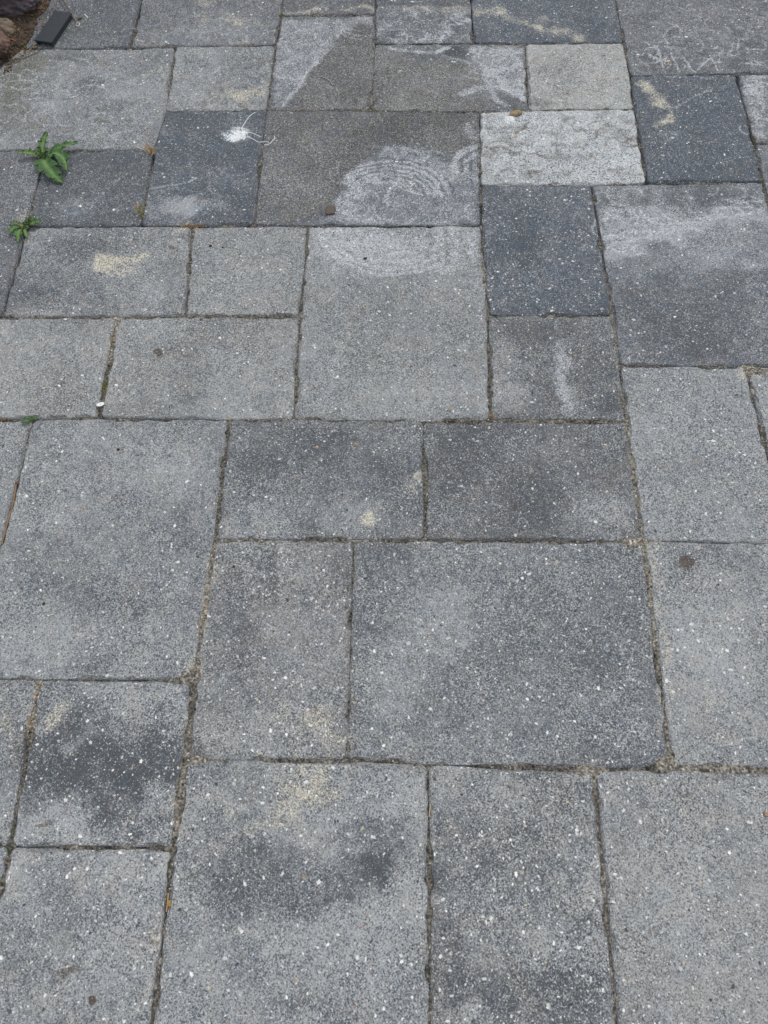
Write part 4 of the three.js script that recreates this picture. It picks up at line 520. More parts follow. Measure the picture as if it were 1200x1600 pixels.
const soilHeight = (x, z) => { const d = bedDepth(x, z); return -0.4 + Math.min(d * 0.5, 2.2) + (0.26 * fb(F2, x * 1.2, z * 1.2) + 0.16 * fb(F3, x * 2, z * 2)) * clamp(d * 0.3 + 0.25); };
const [soilMap, soilBump] = tileTexture(512, (i, j) => {
  const g1 = pickTile(G1, i * 2, j * 2), g2 = pickTile(G3, i * 2, j * 2), f = pickTile(F3, i * 2, j * 2), v = 62 + 13 * g1 + 9 * g2 + 8 * f, s = pickTile(G2, i * 2 + 400, j * 2) > 1.9 ? 55 : 0;
  return [v * 1.1 + s, v * 0.93 + s * 0.85, v * 0.76 + s * 0.6, 0.5 + 0.17 * g1 + 0.17 * g2];
});
{
  const s = 0.6, x0 = -170, x1 = -70, z0 = 124, z1 = 226, nx = Math.round((x1 - x0) / s), nz = Math.round((z1 - z0) / s), id = new Map(), pos = [], uv = [], idx = [];
  const vert = (i, j) => { const k = j * (nx + 1) + i; let v = id.get(k); if (v === undefined) { v = pos.length / 3; id.set(k, v); const x = x0 + i * s, z = z0 + j * s; pos.push(x / 100, soilHeight(x, z) / 100, -z / 100); uv.push(x / 30, z / 30); } return v; };
  for (let j = 0; j < nz; j++) for (let i = 0; i < nx; i++) { if (bedDepth(x0 + (i + 0.5) * s, z0 + (j + 0.5) * s) < -1.2) continue; const a = vert(i, j), b = vert(i + 1, j), c = vert(i + 1, j + 1), d = vert(i, j + 1); idx.push(a, b, c, a, c, d); }
  const g = new THREE.BufferGeometry(); g.setAttribute('position', new THREE.Float32BufferAttribute(pos, 3)); g.setAttribute('uv', new THREE.Float32BufferAttribute(uv, 2)); g.setIndex(idx); g.computeVertexNormals();
  tag(mesh('soil_bed', g, new THREE.MeshStandardMaterial({ map: soilMap, bumpMap: soilBump, bumpScale: 0.004, roughness: 1 })), 'strip of dark brown soil edging the patio in the far left corner', 'soil', null, 'structure');
}
function rock(name, label, [x, z], y, [rx, ry, rz], sd, turn, tones) {
  const g = stone(26, 0.2, sd), p = g.attributes.position, c = [];
  for (let i = 0; i < p.count; i++) {
    let X = p.getX(i), Y = p.getY(i), Z = p.getZ(i); const q = 1 / Math.pow(Math.pow(Math.abs(X), 2.7) + Math.pow(Math.abs(Y), 2.7) + Math.pow(Math.abs(Z), 2.7), 1 / 2.7) ; const l = Math.hypot(X, Y, Z); X *= q * l; Y *= q * l; Z *= q * l;
    const n = 1 + 0.02 * fb(F3, X * 30 + Y * 21, Z * 30 - Y * 17) + 0.03 * fb(F3, X * 9 + Y * 7 + sd, Z * 9 + Y * 5); p.setXYZ(i, X * rx / 100 * n, Y * ry / 100 * n, Z * rz / 100 * n);
    const t = clamp(0.5 + 0.3 * fb(F2, X * 6 + sd * 4 + Y * 3, Z * 6 - Y * 4) + 0.12 * fb(F3, X * 20 + Y * 9, Z * 20)); c.push(...new THREE.Color(tones[0]).lerp(new THREE.Color(tones[1]), t).toArray());
  }
  g.setAttribute('color', new THREE.Float32BufferAttribute(c, 3)); g.computeVertexNormals();
  const m = mesh(name, g, new THREE.MeshStandardMaterial({ vertexColors: true, roughness: 0.92 })); m.position.copy(V(x, y, z)); m.rotation.y = turn; return tag(m, label, 'rock', 'rocks edging the bed');
}
rock('border_rock', 'large purple grey rounded rock in the far left corner of the bed', [-89.03, 151.97], 3.0, [6.6, 4.6, 5.0], 3, 0.3, [0x4e464a, 0x8a8084]);
rock('border_rock', 'small tan topped rock below the large purple grey one', [-87.11, 142.77], 1.2, [2.8, 2.0, 2.6], 11, 0.5, [0x413830, 0x7d6f60]);
rock('border_rock', 'reddish brown rock at the left edge of the picture, nearest the patio', [-88.05, 138.58], 1.4, [3.6, 3.0, 4.0], 17, 0.2, [0x463832, 0x7a6258]);

// litter on the soil
{
  const kinds = [[0xb29d74, 0.1, 1.6], [0x8f7550, 0.12, 1.3], [0x9a5a35, 0.2, 1.6], [0x6f4a2e, 0.22, 1.1], [0xc2b596, 0.08, 1.3], [0x5f7a3a, 0.14, 1.4], [0x4a3a2c, 0.25, 0.8], [0x3a2e25, 0.3, 0.6]];
  const g = new THREE.CylinderGeometry(1, 0.5, 1, 5, 3).rotateZ(Math.PI / 2), p = g.attributes.position; for (let i = 0; i < p.count; i++) p.setY(i, p.getY(i) + 0.9 * Math.cos(p.getX(i) * 2.6) - 0.6);
  g.computeVertexNormals();
  const spots = []; while (spots.length < 620) { const x = rr(-105, -76), z = rr(130, 178), d = bedDepth(x, z); if (d > 0.2 - Math.abs(gauss()) * 0.8) spots.push([x, z]); }
  const im = new THREE.InstancedMesh(g, new THREE.MeshStandardMaterial({ roughness: 0.9 }), spots.length), m = new THREE.Matrix4(), q = new THREE.Quaternion();
  spots.forEach(([x, z], i) => { const k = kinds[Math.floor(rnd() * kinds.length)], l = k[2] * rr(0.4, 1.2), w = k[1] * rr(0.5, 1); q.setFromEuler(new THREE.Euler(0, rnd() * 6.28, rr(-0.35, 0.35))); m.compose(V(x, Math.max(soilHeight(x, z), 0.02) + w * 0.6, z), q, new THREE.Vector3(l / 100, w * 0.45 / 100, w / 100)); im.setMatrixAt(i, m); im.setColorAt(i, new THREE.Color(k[0]).multiplyScalar(rr(0.6, 1.05))); });
  im.name = 'leaf_litter'; im.castShadow = im.receiveShadow = true; scene.add(im); tag(im, 'straw, bark scraps and dead leaves strewn over the soil bed', 'litter', null, 'stuff');
}
// crumbs of soil along its edge, on the slabs
{
  const spots = []; for (let k = 0; k < 260; k++) { const i = 1 + Math.floor(rnd() * 7), t = rnd(), a = EDGE[i - 1], b = EDGE[i]; spots.push([mix(a[0], b[0], t) + Math.abs(gauss()) * 0.9, mix(a[1], b[1], t) - Math.abs(gauss()) * 0.7]); }
  const im = new THREE.InstancedMesh(stone(1, 0.3, 4), new THREE.MeshStandardMaterial({ roughness: 1 }), spots.length), m = new THREE.Matrix4(), q = new THREE.Quaternion(), cs = [0x4a3c30, 0x5e4d3c, 0x352b24, 0x7a6a55, 0x8d8068];
  spots.forEach(([x, z], i) => { const r = rr(0.04, 0.16); q.setFromEuler(new THREE.Euler(rnd() * 6, rnd() * 6, 0)); m.compose(V(x, Math.max(soilHeight(x, z), 0.03) + r * 0.4, z), q, new THREE.Vector3(r / 100, r * 0.8 / 100, r / 100)); im.setMatrixAt(i, m); im.setColorAt(i, new THREE.Color(cs[i % 5])); });
  im.name = 'soil_crumbs'; im.castShadow = im.receiveShadow = true; scene.add(im); tag(im, 'dark crumbs of soil spilt from the bed onto the slabs', 'soil crumbs', null, 'stuff');
}

// ---------------------------------------------------------------- black plastic block
{
  const fl = [-79.23, 140.94], fr = [-75.61, 140.04], rl = [-77.08, 150.93], rg = [-73.41, 149.55];
  const cx = (fl[0] + fr[0] + rl[0] + rg[0]) / 4, cz = (fl[1] + fr[1] + rl[1] + rg[1]) / 4;
  const w = (Math.hypot(fr[0] - fl[0], fr[1] - fl[1]) + Math.hypot(rg[0] - rl[0], rg[1] - rl[1])) / 2, len = (Math.hypot(rl[0] - fl[0], rl[1] - fl[1]) + Math.hypot(rg[0] - fr[0], rg[1] - fr[1])) / 2;
  const dir = Math.atan2((rl[0] + rg[0] - fl[0] - fr[0]) / 2, (rl[1] + rg[1] - fl[1] - fr[1]) / 2);
  const g = group('plastic_block', cx, cz); g.rotation.y = -dir; tag(g, 'black oblong hollow plastic block lying at the edge of the soil', 'block');
  const [scuffMap, scuffBump] = tileTexture(256, (i, j) => { const v = 44 + 4 * pickTile(G3, i * 4, j * 4) + 4 * pickTile(G1, i * 4, j * 4) + (pickTile(F2, i * 4, j * 4) > 1.3 ? 10 : 0) + (pickTile(G2, i * 4 + 300, j * 4) > 2.3 ? 40 : 0); return [v * 0.93, v * 1.05, v * 1.2, 0.5 + 0.1 * pickTile(G1, i * 4, j * 4)]; });
  const mat = new THREE.MeshStandardMaterial({ map: scuffMap, bumpMap: scuffBump, bumpScale: 0.0008, roughness: 0.7 }), dark = new THREE.MeshStandardMaterial({ color: 0x23282e, roughness: 0.7 });
  const bx = (sx, sy, sz, x, y, z, r = 0.07) => { const b = new RoundedBoxGeometry(sx / 100, sy / 100, sz / 100, 3, r / 100); b.translate(x / 100, y / 100, -z / 100); return b; };
  const top = bx(w, 0.4, len, 0, 1.05, 0, 0.09), tp = top.attributes.position; for (let i = 0; i < tp.count; i++) tp.setY(i, tp.getY(i) + 0.00025 * fb(F2, tp.getX(i) * 120, tp.getZ(i) * 120));
  mesh('top_plate', top, mat, g);
  mesh('side_wall', bx(0.35, 0.92, len - 0.3, -w / 2 + 0.25, 0.46, 0), mat, g); mesh('side_wall', bx(0.35, 0.92, len - 0.3, w / 2 - 0.25, 0.46, 0), mat, g);
  mesh('cross_rib', bx(w - 0.9, 0.8, 0.3, 0, 0.45, len / 2 - 0.4), dark, g); mesh('cross_rib', bx(w - 0.9, 0.7, 0.3, 0, 0.5, -len / 2 + 1.3), dark, g);
}

// ---------------------------------------------------------------- plants in the joints
const a0 = Math.abs;
const leafMat = new THREE.MeshPhysicalMaterial({ vertexColors: true, roughness: 0.55, transmission: 0.25, thickness: 0, side: THREE.DoubleSide });
function leaf(parent, root, tip, tipH, width, lobes, arch, o = {}) {
  const M = 40, S = [-1, -0.62, -0.28, 0, 0.28, 0.62, 1], pos = [], col = [], idx = [];
  const rx = root[0], rz = root[1], dx = tip[0] - rx, dz = tip[1] - rz, len = Math.hypot(dx, dz), nx = -dz / len, nz = dx / len, bend = o.bend ?? rr(-0.12, 0.12) * len, ph = rnd();
  const blade = new THREE.Color(o.color ?? 0x41692b), edge = new THREE.Color(o.edge ?? 0x2f5420), rib = new THREE.Color(o.rib ?? 0x8aa460);
  for (let i = 0; i <= M; i++) {
    const t = i / M, c = bend * 4 * t * (1 - t), y = 0.25 + tipH * t * t + arch * 4 * t * (1 - t) * (1 - 0.3 * t), f = (t * lobes + ph) % 1;
    const env = t < 0.12 ? 0.1 + t * 0.6 : Math.pow(Math.sin(Math.PI * clamp(0.12 + 0.86 * Math.pow((t - 0.05) / 0.95, 0.85))), 0.65);
    const tooth = lobes ? mix(o.cut ?? 0.42, 1, Math.pow(f, 1.5)) : 1, k = t > 0.78 ? mix(tooth, 1, (t - 0.78) / 0.22) : tooth;
    for (const s of S) {
      const w = width * Math.max(0.05, env * (Math.abs(s) > 0.3 ? k : 1)) * s, back = lobes ? -Math.abs(s) * 0.25 * width * (1 - f) : 0;
      const yy = y + Math.abs(s) * width * (o.fold ?? 0.22) * env + 0.12 * width * Math.sin(t * 23 + s * 4) * Math.abs(s) + 0.05 * width * Math.sin(t * 61 - a0(s) * 5);
      pos.push((dx * t + nx * (c + w) + dx / len * back) / 100, Math.max(yy, 0.06) / 100, -(dz * t + nz * (c + w) + dz / len * back) / 100);
      const a = Math.abs(s), v = 0.84 + 0.28 * hash2(i * 0.7 + s, width) + 0.14 * Math.sin(i * 1.9 - a0(s) * 5), q = blade.clone().lerp(edge, a * 0.6); if (a < 0.1) q.lerp(rib, 0.75 * (1 - t * 0.5)); col.push(q.r * v, q.g * v, q.b * v);
    }
  }
  const n = S.length; for (let i = 0; i < M; i++) for (let j = 0; j < n - 1; j++) { const a = i * n + j; idx.push(a, a + 1, a + n + 1, a, a + n + 1, a + n); }
  const g = new THREE.BufferGeometry(); g.setAttribute('position', new THREE.Float32BufferAttribute(pos, 3)); g.setAttribute('color', new THREE.Float32BufferAttribute(col, 3)); g.setIndex(idx); g.computeVertexNormals();
  const m = mesh('leaf', g, leafMat, parent); m.position.copy(V(rx, 0, rz)).sub(parent.position); return m;
}
function crown(parent, r, color) { const g = stone(2, 0.3, 8); g.scale(r / 100, r * 0.7 / 100, r / 100); const m = mesh('crown', g, new THREE.MeshStandardMaterial({ color, roughness: 0.9 }), parent); m.position.y = r * 0.25 / 100; }
{
  const r = [-70.54, 107.13]; const d = group('dandelion_plant', ...r); tag(d, 'largest green dandelion, jagged leaves splayed from a joint at the left', 'dandelion');
  crown(d, 0.5, 0x4a3f2a);
  leaf(d, r, [-74.84, 106.92], 1.4, 1.1, 5, 0.6, { color: 0x5f7f40, bend: -0.5, fold: 0.3, cut: 0.5 });
  leaf(d, r, [-69.92, 111.72], 2.2, 1.25, 4, 0.6, { color: 0x56793c, bend: 0.5, cut: 0.45 });
  leaf(d, r, [-63.94, 109.47], 1.6, 1.15, 6, 0.7, { color: 0x4b7036, cut: 0.62, bend: 0.6 });
  leaf(d, [-70.42, 107.13], [-64.9, 102.94], 0.9, 1.89, 3, 1.6, { color: 0x386a25, bend: 1.5, cut: 0.5 });
  leaf(d, [-70.54, 107.13], [-65.53, 100.42], 0.3, 2.17, 4, 1.3, { color: 0x3e6d2b, bend: -0.6, cut: 0.48 });
  leaf(d, [-70.73, 107.47], [-71.84, 107.91], 1.4, 0.7, 3, 0.4, { color: 0x5a7436 });
  leaf(d, [-70.73, 107.47], [-70.59, 107.91], 1.8, 0.55, 2, 0.4, { color: 0x4d6d31 });
}
{
  const r = [-70.67, 90.11]; const d = group('dandelion_plant', ...r); tag(d, 'smaller dandelion below the large one, short pale leaves in a sandy joint', 'dandelion');
  crown(d, 0.45, 0x8d7a58);
  leaf(d, r, [-66.91, 90.36], 1, 1.19, 3, 0.5, { color: 0x4b7333 }); leaf(d, r, [-68.16, 91.17], 1.4, 0.84, 2, 0.5, { color: 0x55733a }); leaf(d, r, [-68.69, 90.74], 1.8, 0.56, 2, 0.3, { color: 0x5f6f3f });
  leaf(d, [-70.68, 89.65], [-72.12, 87.61], 0.7, 1.05, 3, 0.7, { color: 0x4f7a33 }); leaf(d, [-70.57, 89.65], [-70.37, 86.06], 0.3, 1.05, 2, 0.7, { color: 0x557d38 }); leaf(d, [-70.45, 89.65], [-68.92, 87.05], 0.4, 0.70, 2, 0.5, { color: 0x64823f }); leaf(d, r, [-72.15, 89.87], 1.2, 0.70, 2, 0.4, { color: 0x56683c });
}
{
  const r = [-60.03, 49.64]; const d = group('seedling', ...r); tag(d, 'tiny dark green seedling in the joint at the left edge', 'seedling');
  leaf(d, r, [-61.44, 48.97], 0.4, 0.5, 0, 0.3, { color: 0x33592a, fold: 0.1 }); leaf(d, r, [-58.99, 50.2], 0.3, 0.36, 0, 0.3, { color: 0x3a5730 }); leaf(d, r, [-60.36, 49.9], 0.5, 0.3, 0, 0.2, { color: 0x476638 });
}
const bladeMat = new THREE.MeshPhysicalMaterial({ vertexColors: true, roughness: 0.8, transmission: 0.15, thickness: 0, side: THREE.DoubleSide });
function tuft(name, label, category, line, n, len, spread, colors, width = 0.07, base = -0.2, lean = 1) {
  const c = line[Math.floor(line.length / 2)], pos = [], col = [], idx = [];
  for (let k = 0; k < n; k++) {
    const i = line.length > 1 ? 1 + Math.floor(rnd() * (line.length - 1)) : 0, t = rnd(), a = line[Math.max(0, i - 1)], b = line[i];
    const x = mix(a[0], b[0], t) + gauss() * spread - c[0], z = mix(a[1], b[1], t) + gauss() * spread - c[1], an = rnd() * 6.283, out = rr(0.2, 1) * len * lean, h = rr(0.25, 1) * len, w = width * rr(0.5, 1.2), px = -Math.sin(an), pz = Math.cos(an), curl = rr(0, 0.6);
    const q = new THREE.Color(colors[Math.floor(rnd() * colors.length)]).multiplyScalar(rr(0.75, 1.15)), o = pos.length / 3;
    for (let s = 0; s <= 3; s++) { const u = s / 3, ww = w * (1 - u * 0.85), bx = x + Math.cos(an) * out * u, bz = z + Math.sin(an) * out * u, y = base + h * (u - curl * u * u); for (const e of [-1, 1]) { pos.push((bx + px * ww * e) / 100, Math.max(y, base + 0.04 * s) / 100, -(bz + pz * ww * e) / 100); col.push(q.r, q.g, q.b); } }
    for (let s = 0; s < 3; s++) { const m = o + s * 2; idx.push(m, m + 1, m + 3, m, m + 3, m + 2); }
  }
  const g = new THREE.BufferGeometry(); g.setAttribute('position', new THREE.Float32BufferAttribute(pos, 3)); g.setAttribute('color', new THREE.Float32BufferAttribute(col, 3)); g.setIndex(idx); g.computeVertexNormals();
  const m = mesh(name, g, bladeMat); m.position.copy(V(c[0], 0, c[1])); return tag(m, label, category, name.includes('moss') ? 'moss in the joints' : 'grass tufts in the joints');
}
const STRAW = [0xbba88a, 0xa8916c, 0xcfc0a4, 0x8e7858], RUST = [0xa9824c, 0x8c6a3c, 0xb8955c, 0x6f5734], MOSS = [0x6a6a34, 0x7d7440, 0x555a2c, 0x8c8250], GREEN = [0x3f6a33, 0x57803f, 0x6f8f4f];
tuft('dry_grass_tuft', 'bleached dry tuft at a corner, right of the large dandelion', 'grass tuft', [[-50.55, 108.31], [-51.54, 110.04]], 80, 2.0, 0.3, STRAW, 0.065, 0, 0.9);
tuft('grass_tuft', 'half green half straw tuft left of the dark splashed slab', 'grass tuft', [[-50, 92.62], [-50.81, 94.82]], 70, 1.8, 0.26, [...GREEN, ...RUST, ...STRAW], 0.065, 0);
tuft('moss_clump', 'long rust brown moss clump lying along the joint under the dark splashed slab', 'moss', [[-42.61, 90.27], [-40.67, 90.1], [-38.65, 90.24]], 170, 0.7, 0.28, RUST, 0.05, -0.1);
tuft('moss_clump', 'small rust brown moss clump left of the longer one', 'moss', [[-47.37, 90.29], [-46.35, 90.29]], 60, 0.55, 0.2, RUST, 0.05, -0.15);
tuft('moss_clump', 'round olive moss clump just above the white disc', 'moss', [[-50.13, 56.81], [-50.23, 55.11]], 200, 0.5, 0.3, MOSS, 0.05, -0.1);
tuft('moss_clump', 'dry yellow moss strip in the joint above the round olive clump', 'moss', [[-50.6, 67.71], [-50.59, 64.07], [-50.44, 60.27]], 220, 0.45, 0.16, [...RUST, ...STRAW], 0.04, -0.15);
tuft('dry_grass_tuft', 'dry yellow roots in the wide joint at the lower left', 'grass tuft', [[-50.2, 9.65], [-50.32, 7.9], [-50.18, 4.65], [-50.24, 3.05]], 190, 0.8, 0.16, [...RUST, ...STRAW, 0xc9a86a], 0.035, -0.2);
tuft('moss_clump', 'green moss deep in the joint at the lower left corner', 'moss', [[-49.99, -7.51], [-49.89, -9.29], [-49.86, -11.39]], 150, 0.45, 0.22, [0x4d5a2a, 0x3c4722, 0x69703a], 0.05, -0.25);
tuft('moss_clump', 'tiny yellow green moss tuft beside the slab with the dark band', 'moss', [[-50.15, -3.78], [-50.17, -4.38]], 50, 0.4, 0.1, [0x8b8f3e, 0xa09a4c], 0.04, -0.15);
tuft('moss_clump', 'dark moss at the joint crossing on the far right edge', 'moss', [[60.16, 112.34], [60.64, 109.94], [62.91, 110.94]], 170, 0.5, 0.3, [0x565234, 0x6d6440, 0x423f2a], 0.05, -0.15);
tuft('moss_clump', 'yellow brown moss dot at the top joint, left of the damp patch', 'moss', [[-29.97, 150.55], [-29.37, 149.67]], 60, 0.45, 0.2, [0x7b6a30, 0x5a5228, 0x8d7a3c], 0.05, -0.15);
tuft('moss_clump', 'brown moss running down the joint below the square dirt clod', 'moss', [[-20.18, 89.69], [-20.16, 87.58], [-20.15, 83.88]], 130, 0.4, 0.2, [0x6f6a45, 0x57523a, 0x857a52], 0.045, -0.2);
tuft('dry_grass_tuft', 'wisp of dry grass in the joint left of the darkest slab', 'grass tuft', [[9.85, 75.99], [9.96, 73.26]], 40, 0.5, 0.15, STRAW, 0.03, -0.15);
tuft('moss_clump', 'small orange brown moss clump at the foot of the middle slab', 'moss', [[9.77, 51.06], [10.33, 50.6]], 60, 0.45, 0.22, RUST, 0.04, -0.1);
tuft('moss_clump', 'small tan moss clump at the top corner of the long left slab', 'moss', [[-29.61, 49.76], [-29.34, 49.07]], 45, 0.4, 0.18, [...RUST, ...STRAW], 0.04, -0.1);
tuft('dry_grass_tuft', 'dry scraps in the joint at the left edge, beside the seedling', 'grass tuft', [[-64.97, 49.97], [-63.78, 49.98]], 40, 0.5, 0.15, RUST, 0.04, -0.1);
tuft('dry_grass_tuft', 'dry scraps in the joint between the two pale upper slabs and the dark one', 'grass tuft', [[40.18, 123.67], [39.93, 119.65], [39.89, 116.42]], 60, 0.5, 0.18, [0x8a7558, 0x5f5340, 0x463f33], 0.04, -0.2);

// ---------------------------------------------------------------- bird droppings, husk, disc, clod, crumbs
const tube = (pts, r, seg = 24) => new THREE.TubeGeometry(new THREE.CatmullRomCurve3(pts.map(p => V(p[0], p[2] ?? r, p[1]))), seg, r / 100, 6);
const rel = (o, c) => { o.geometry.translate(-V(c[0], 0, c[1]).x, 0, -V(c[0], 0, c[1]).z); };
const chalk = new THREE.MeshStandardMaterial({ color: 0xd6dad9, roughness: 0.85 }), mottled = new THREE.MeshStandardMaterial({ vertexColors: true, roughness: 0.85 });
function splat(c, e, h, sd, fingers) {
  const R = 16, N = 96, pos = [0, h / 100, 0], col = [0.45, 0.46, 0.44], idx = [];
  for (let r = 1; r <= R; r++) for (let i = 0; i < N; i++) {
    const a = i / N * 6.28319, u = r / R, lim = 1 + 0.13 * Math.sin(a * 3 + sd) + fingers * Math.max(0, fb(F3, Math.cos(a) * 5 + sd, Math.sin(a) * 5)) + 0.05 * Math.sin(a * 17 + sd * 2), k = u * lim;
    const x = e[2] * Math.cos(a) * k - e[4] * Math.sin(a) * k, z = e[3] * Math.cos(a) * k - e[5] * Math.sin(a) * k;
    { const v = clamp(0.66 + 0.1 * fb(F3, x * 4 + sd, z * 4 + 9), 0.3, 0.82); col.push(v * 0.98, v, v); }
    pos.push(x / 100, Math.max(0.0002, (h * (1 - u * u) * (0.8 + 0.35 * fb(F3, x * 3 + sd, z * 3))) / 100 + (r === R ? -0.0006 : 0.0003)), -z / 100);
  }
  for (let i = 0; i < N; i++) { idx.push(0, 1 + i, 1 + (i + 1) % N); for (let r = 0; r < R - 1; r++) { const a = 1 + r * N + i, b = 1 + r * N + (i + 1) % N; idx.push(a, a + N, b + N, a, b + N, b); } }
  const g = new THREE.BufferGeometry(); g.setAttribute('position', new THREE.Float32BufferAttribute(pos, 3)); g.setAttribute('color', new THREE.Float32BufferAttribute(col, 3)); g.setIndex(idx); g.computeVertexNormals(); return g;
}
{
  const e = [-34.82, 113.54, 1.58, -0.02, 0.16, -1.58], d = group('bird_dropping', e[0], e[1], 0.06); tag(d, 'white bird dropping with four stringy tails on the dark upper left slab', 'bird dropping');
  mesh('splat', splat(e, e.map((v, i) => i > 1 ? v * 0.8 : v), 0.2, 2, 0.3), mottled, d);
  for (const p of [[[-34.48, 114.96], [-33.83, 117.1], [-33.64, 117.64], [-33.13, 118.72], [-32.24, 119.72]], [[-33.3, 114.15], [-32.31, 113.87], [-31.54, 113.42], [-30.52, 112.79]], [[-33.19, 113], [-32.17, 112.37], [-30.87, 111.4], [-30.16, 111.42], [-29.44, 111.47], [-28.82, 111.2]], [[-29.72, 110.6], [-28.79, 110.85], [-28.26, 111.72], [-27.89, 112.41], [-28.06, 113.03]], [[-36.26, 115.69], [-36.84, 117.14], [-37.2, 118.23]]]) { const m = mesh('strand', tube(p, p.length === 3 ? 0.045 : 0.075), chalk, d); rel(m, e); m.position.y = 0; }
}
{
  const e = [16.35, 117.41, 0.72, -0.01, -0.04, -0.8], d = group('bird_dropping', e[0], e[1], 0.06); tag(d, 'small white bird dropping beside the tan husk on the palest slab', 'bird dropping');
  mesh('splat', splat(e, e, 0.14, 5, 0.3), mottled, d);
  for (const p of [[[16.95, 117.4], [16.97, 115.62], [16.57, 113.69], [16.17, 111.86]], [[18.23, 116.85], [17.95, 116.14], [17.67, 115.43]], [[15.65, 117.96], [15.38, 117.24], [15.05, 116.71]]]) { const m = mesh('strand', tube(p, 0.05), chalk, d); rel(m, e); m.position.y = 0; }
}
function pebble(name, label, category, [x, z], [a, h, b], color, sd, turn = 0, grp) {
  const g = stone(3, 0.16, sd); g.scale(a / 100, h / 100, b / 100); const p = g.attributes.position, c = [], k = new THREE.Color(color);
  for (let i = 0; i < p.count; i++) { const v = clamp(1 + 0.22 * fb(F3, p.getX(i) * 900 + sd, p.getZ(i) * 900 + p.getY(i) * 700), 0.4, 1.6); c.push(k.r * v, k.g * v, k.b * v); }
  g.setAttribute('color', new THREE.Float32BufferAttribute(c, 3)); g.computeVertexNormals();
  const m = mesh(name, g, new THREE.MeshStandardMaterial({ vertexColors: true, roughness: 0.9 })); m.position.copy(V(x, h * 0.7 + 0.04, z)); m.rotation.y = turn; return tag(m, label, category, grp);
}
pebble('husk', 'tan dried husk at the joint on top of the palest slab', 'husk', [17.5, 118.66], [1.0, 0.42, 0.62], 0x8a795f, 5, 0.2);
{
  const g = stone(14, 0.1, 21), p = g.attributes.position;
  for (let i = 0; i < p.count; i++) { let x = p.getX(i), y = p.getY(i), z = p.getZ(i); const l = Math.hypot(x, y, z), q = l / Math.pow(Math.abs(x) ** 9 + Math.abs(y) ** 9 + Math.abs(z) ** 9, 1 / 9), n = 1 + 0.06 * fb(F3, x * 9 + y * 4, z * 9 - y * 5) + 0.05 * fb(F3, x * 3, z * 3 + y); p.setXYZ(i, x * q * n * 0.0072, y * q * n * 0.0026, z * q * n * 0.0096); }
  g.computeVertexNormals(); const m = mesh('dirt_clod', g, new THREE.MeshStandardMaterial({ color: 0x5d544d, roughness: 1 })); const c = [-16.46, 93.66]; m.position.copy(V(c[0], 0.22, c[1])); tag(m, 'small square brown clod of dirt beside the swirl marks', 'dirt clod');
}
{
  const c = [-49.95, 52.52], d = group('white_disc', c[0], c[1], 0.32); tag(d, 'small white oval disc wedged in the joint below the olive moss', 'disc');
  const prof = [[0, -0.1], [0.5, -0.1], [0.6, -0.04], [0.62, 0.04], [0.56, 0.1], [0.46, 0.06], [0.12, 0.05], [0, 0.06]].map(q => new THREE.Vector2(q[0] / 100, q[1] / 100));
  const plate = mesh('plate', new THREE.LatheGeometry(prof, 36), new THREE.MeshStandardMaterial({ color: 0xe6e7e6, roughness: 0.45 }), d);
  mesh('centre_mark', new THREE.SphereGeometry(0.0009, 12, 8).translate(0, 0.0006, 0), new THREE.MeshStandardMaterial({ color: 0x8c8f90, roughness: 0.7 }), d);
  d.rotation.set(-0.52, 0.35, 0.12);
}
for (const [p, r, label] of [[[-26.62, 25.86], 0.2, 'black crumb on the chip dotted slab right of the long left slab'], [[-51.94, 20.17], 0.24, 'black crumb low on the long left slab, the larger of two'], [[-54.27, 21.54], 0.14, 'black crumb low on the long left slab, the smaller of two'], [[-45.91, 44.59], 0.22, 'dark crumb near the top of the long left slab'], [[-36.84, 85.42], 0.24, 'dark crumb beside the joint, left of two in the upper middle'], [[-34.7, 85.12], 0.2, 'dark crumb right of its twin in the upper middle'], [[-10.03, 82.39], 0.34, 'dark flake on the big middle slab under the swirl'], [[-42.76, 43.61], 0.14, 'smallest dark crumb near the top of the long left slab'], [[-39.26, 52.17], 0.14, 'dark crumb above the long left slab']])
  pebble('soil_crumb', label, 'crumb', p, [r, r * 0.55, r * 0.8], 0x24231f, p[0], p[1], 'dark crumbs on the slabs');
for (const [p, r, color, label] of [[[-9.28, 82.82], 0.26, 0xa8a7a2, 'pale chip touching the dark flake under the swirl'], [[-10.38, 45.65], 0.34, 0x9c8560, 'orange pebble set near the top of the middle left slab'], [[21.9, 50.07], 0.2, 0x7d5a48, 'tiny red brown pebble in the joint below the white streak'], [[48, 133.67], 0.4, 0xb8ad86, 'cream pebble on the far right slab'], [[39.91, -5.08], 0.3, 0x917a6d, 'pinkish pebble at the right edge of the picture'], [[3.71, 51.84], 0.42, 0x9a8d7c, 'tan pebble at the foot of the big middle slab']])
  pebble('pebble', label, 'pebble', p, [r, r * 0.5, r * 0.75], color, p[1] * 0.7, p[0], 'loose pebbles on the slabs');
function sliver(name, label, category, pts, r, color, grp) { const c = pts[Math.floor(pts.length / 2)], m = mesh(name, tube(pts, r), new THREE.MeshStandardMaterial({ color, roughness: 0.8 })); rel(m, c); m.position.copy(V(c[0], 0, c[1])); return tag(m, label, category, grp); }
sliver('twig', 'long reddish brown stem lying in the joint at the left edge', 'stem', [[...[-59.98, 38.63], 0.1], [...[-59.77, 35.67], 0.05], [...[-59.8, 32.58], 0.12], [...[-59.87, 28.97], 0.05]], 0.09, 0x8a6a4a);
sliver('pine_needle', 'short tan needle in the joint at the bottom left', 'needle', [[...[-29.95, -14.76], 0], [...[-29.88, -15.75], 0.06], [...[-29.9, -16.67], 0]], 0.09, 0xa8815a, 'needles in the joints');
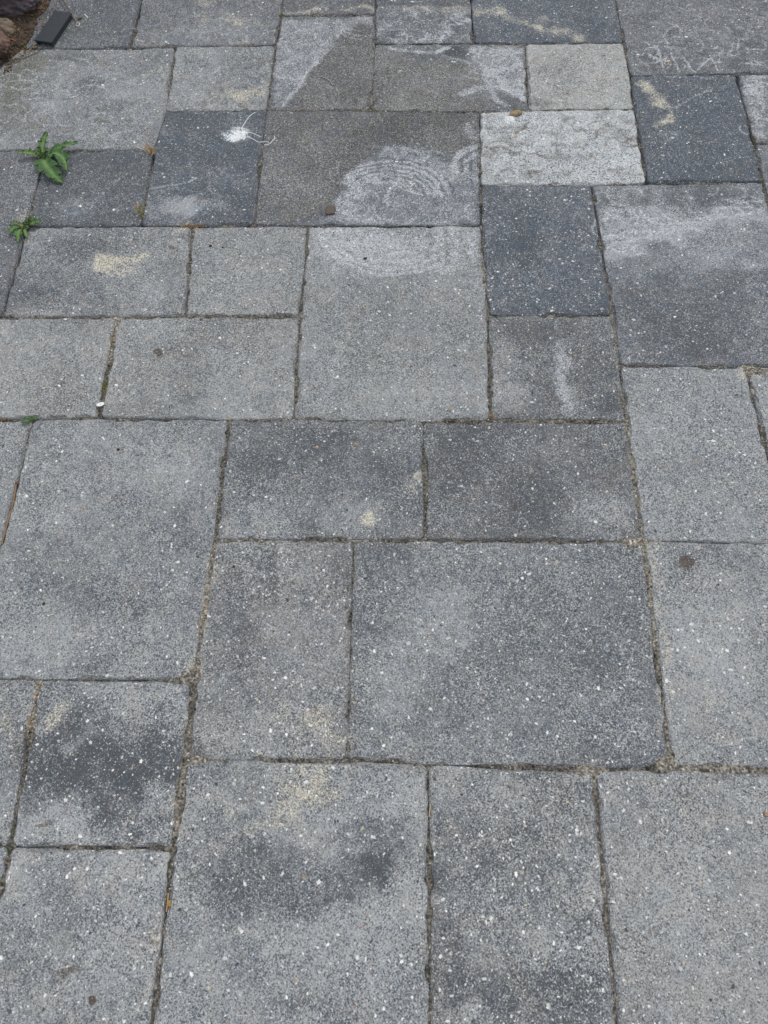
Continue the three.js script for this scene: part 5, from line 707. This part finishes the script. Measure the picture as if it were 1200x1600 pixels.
pebble('petal', 'tiny yellow petal beside the needle at the bottom left', 'petal', [-29.64, -15.88], [0.2, 0.1, 0.34], 0x85703a, 4, 0.3);
sliver('pine_needle', 'pale needle in the joint beside the bottom middle slab', 'needle', [[...[0.33, -4.65], 0.02], [...[0.25, -5.3], 0.08], [...[0.17, -6.02], 0]], 0.07, 0xb5a27a, 'needles in the joints');
sliver('twig', 'curved grey stem on the warm grey damp patch', 'stem', [[...[-20.28, 130.22], 0.12], [...[-19.36, 129.62], 0.16], [...[-18.44, 128.84], 0.12], [...[-17.74, 127.48], 0.1]], 0.09, 0x9b968c);
sliver('feather_wisp', 'tiny white wisp inside the swirl marks', 'wisp', [[...[-2.51, 99.42], 0.12], [...[-1.94, 100.06], 0.2], [...[-1.59, 100.3], 0.14]], 0.09, 0xd9d9d4);
sliver('twig', 'thin dark stem trailing from the black block over the slab', 'stem', [[...[-77.02, 141.18], 0.3], [...[-77.96, 139.95], 0.3], [...[-78.71, 138.52], 0.15], [...[-79.94, 137.51], 0.12], [...[-81.38, 136.32], 0.3], [...[-83.88, 135.75], 0.5]], 0.08, 0x5f5446);
sliver('twig', 'brown twig leaning past the far end of the black block', 'stem', [[...[-77.19, 156.38], 1.6], [...[-76.08, 154.33], 1.3], [...[-74.81, 152.08], 0.9], [...[-73.37, 149.64], 0.3], [...[-72.39, 148.1], 0.15]], 0.13, 0x5b4a38);
sliver('wire_curl', 'small pale curl on the slab right of the black block', 'curl', arc([-72.03, 147.66, 0.35, -0.01, 0.1, -0.52], -160, 160, 12).map(q => [...q, 0.14]), 0.09, 0xb9b8b2);
sliver('straw_bit', 'short white straw on the slab right of the black block', 'straw', [[...[-71.25, 151.02], 0.1], [...[-70.8, 150.47], 0.12], [...[-70.27, 149.8], 0.1]], 0.13, 0xc9c8c0);
pebble('leaf_scrap', 'dark curled leaf scrap beside the pale curl', 'leaf scrap', [-71.96, 149.4], [0.55, 0.2, 0.3], 0x35302a, 9, 0.5);
pebble('leaf_scrap', 'rusty leaf scrap deep in the joint at the top left', 'leaf scrap', [-59.93, 38.84], [0.3, 0.15, 0.26], 0x5e4536, 3, 0.2).userData.label = 'rusty leaf scrap at the upper end of the long reddish stem';

renderer.render(scene, camera);
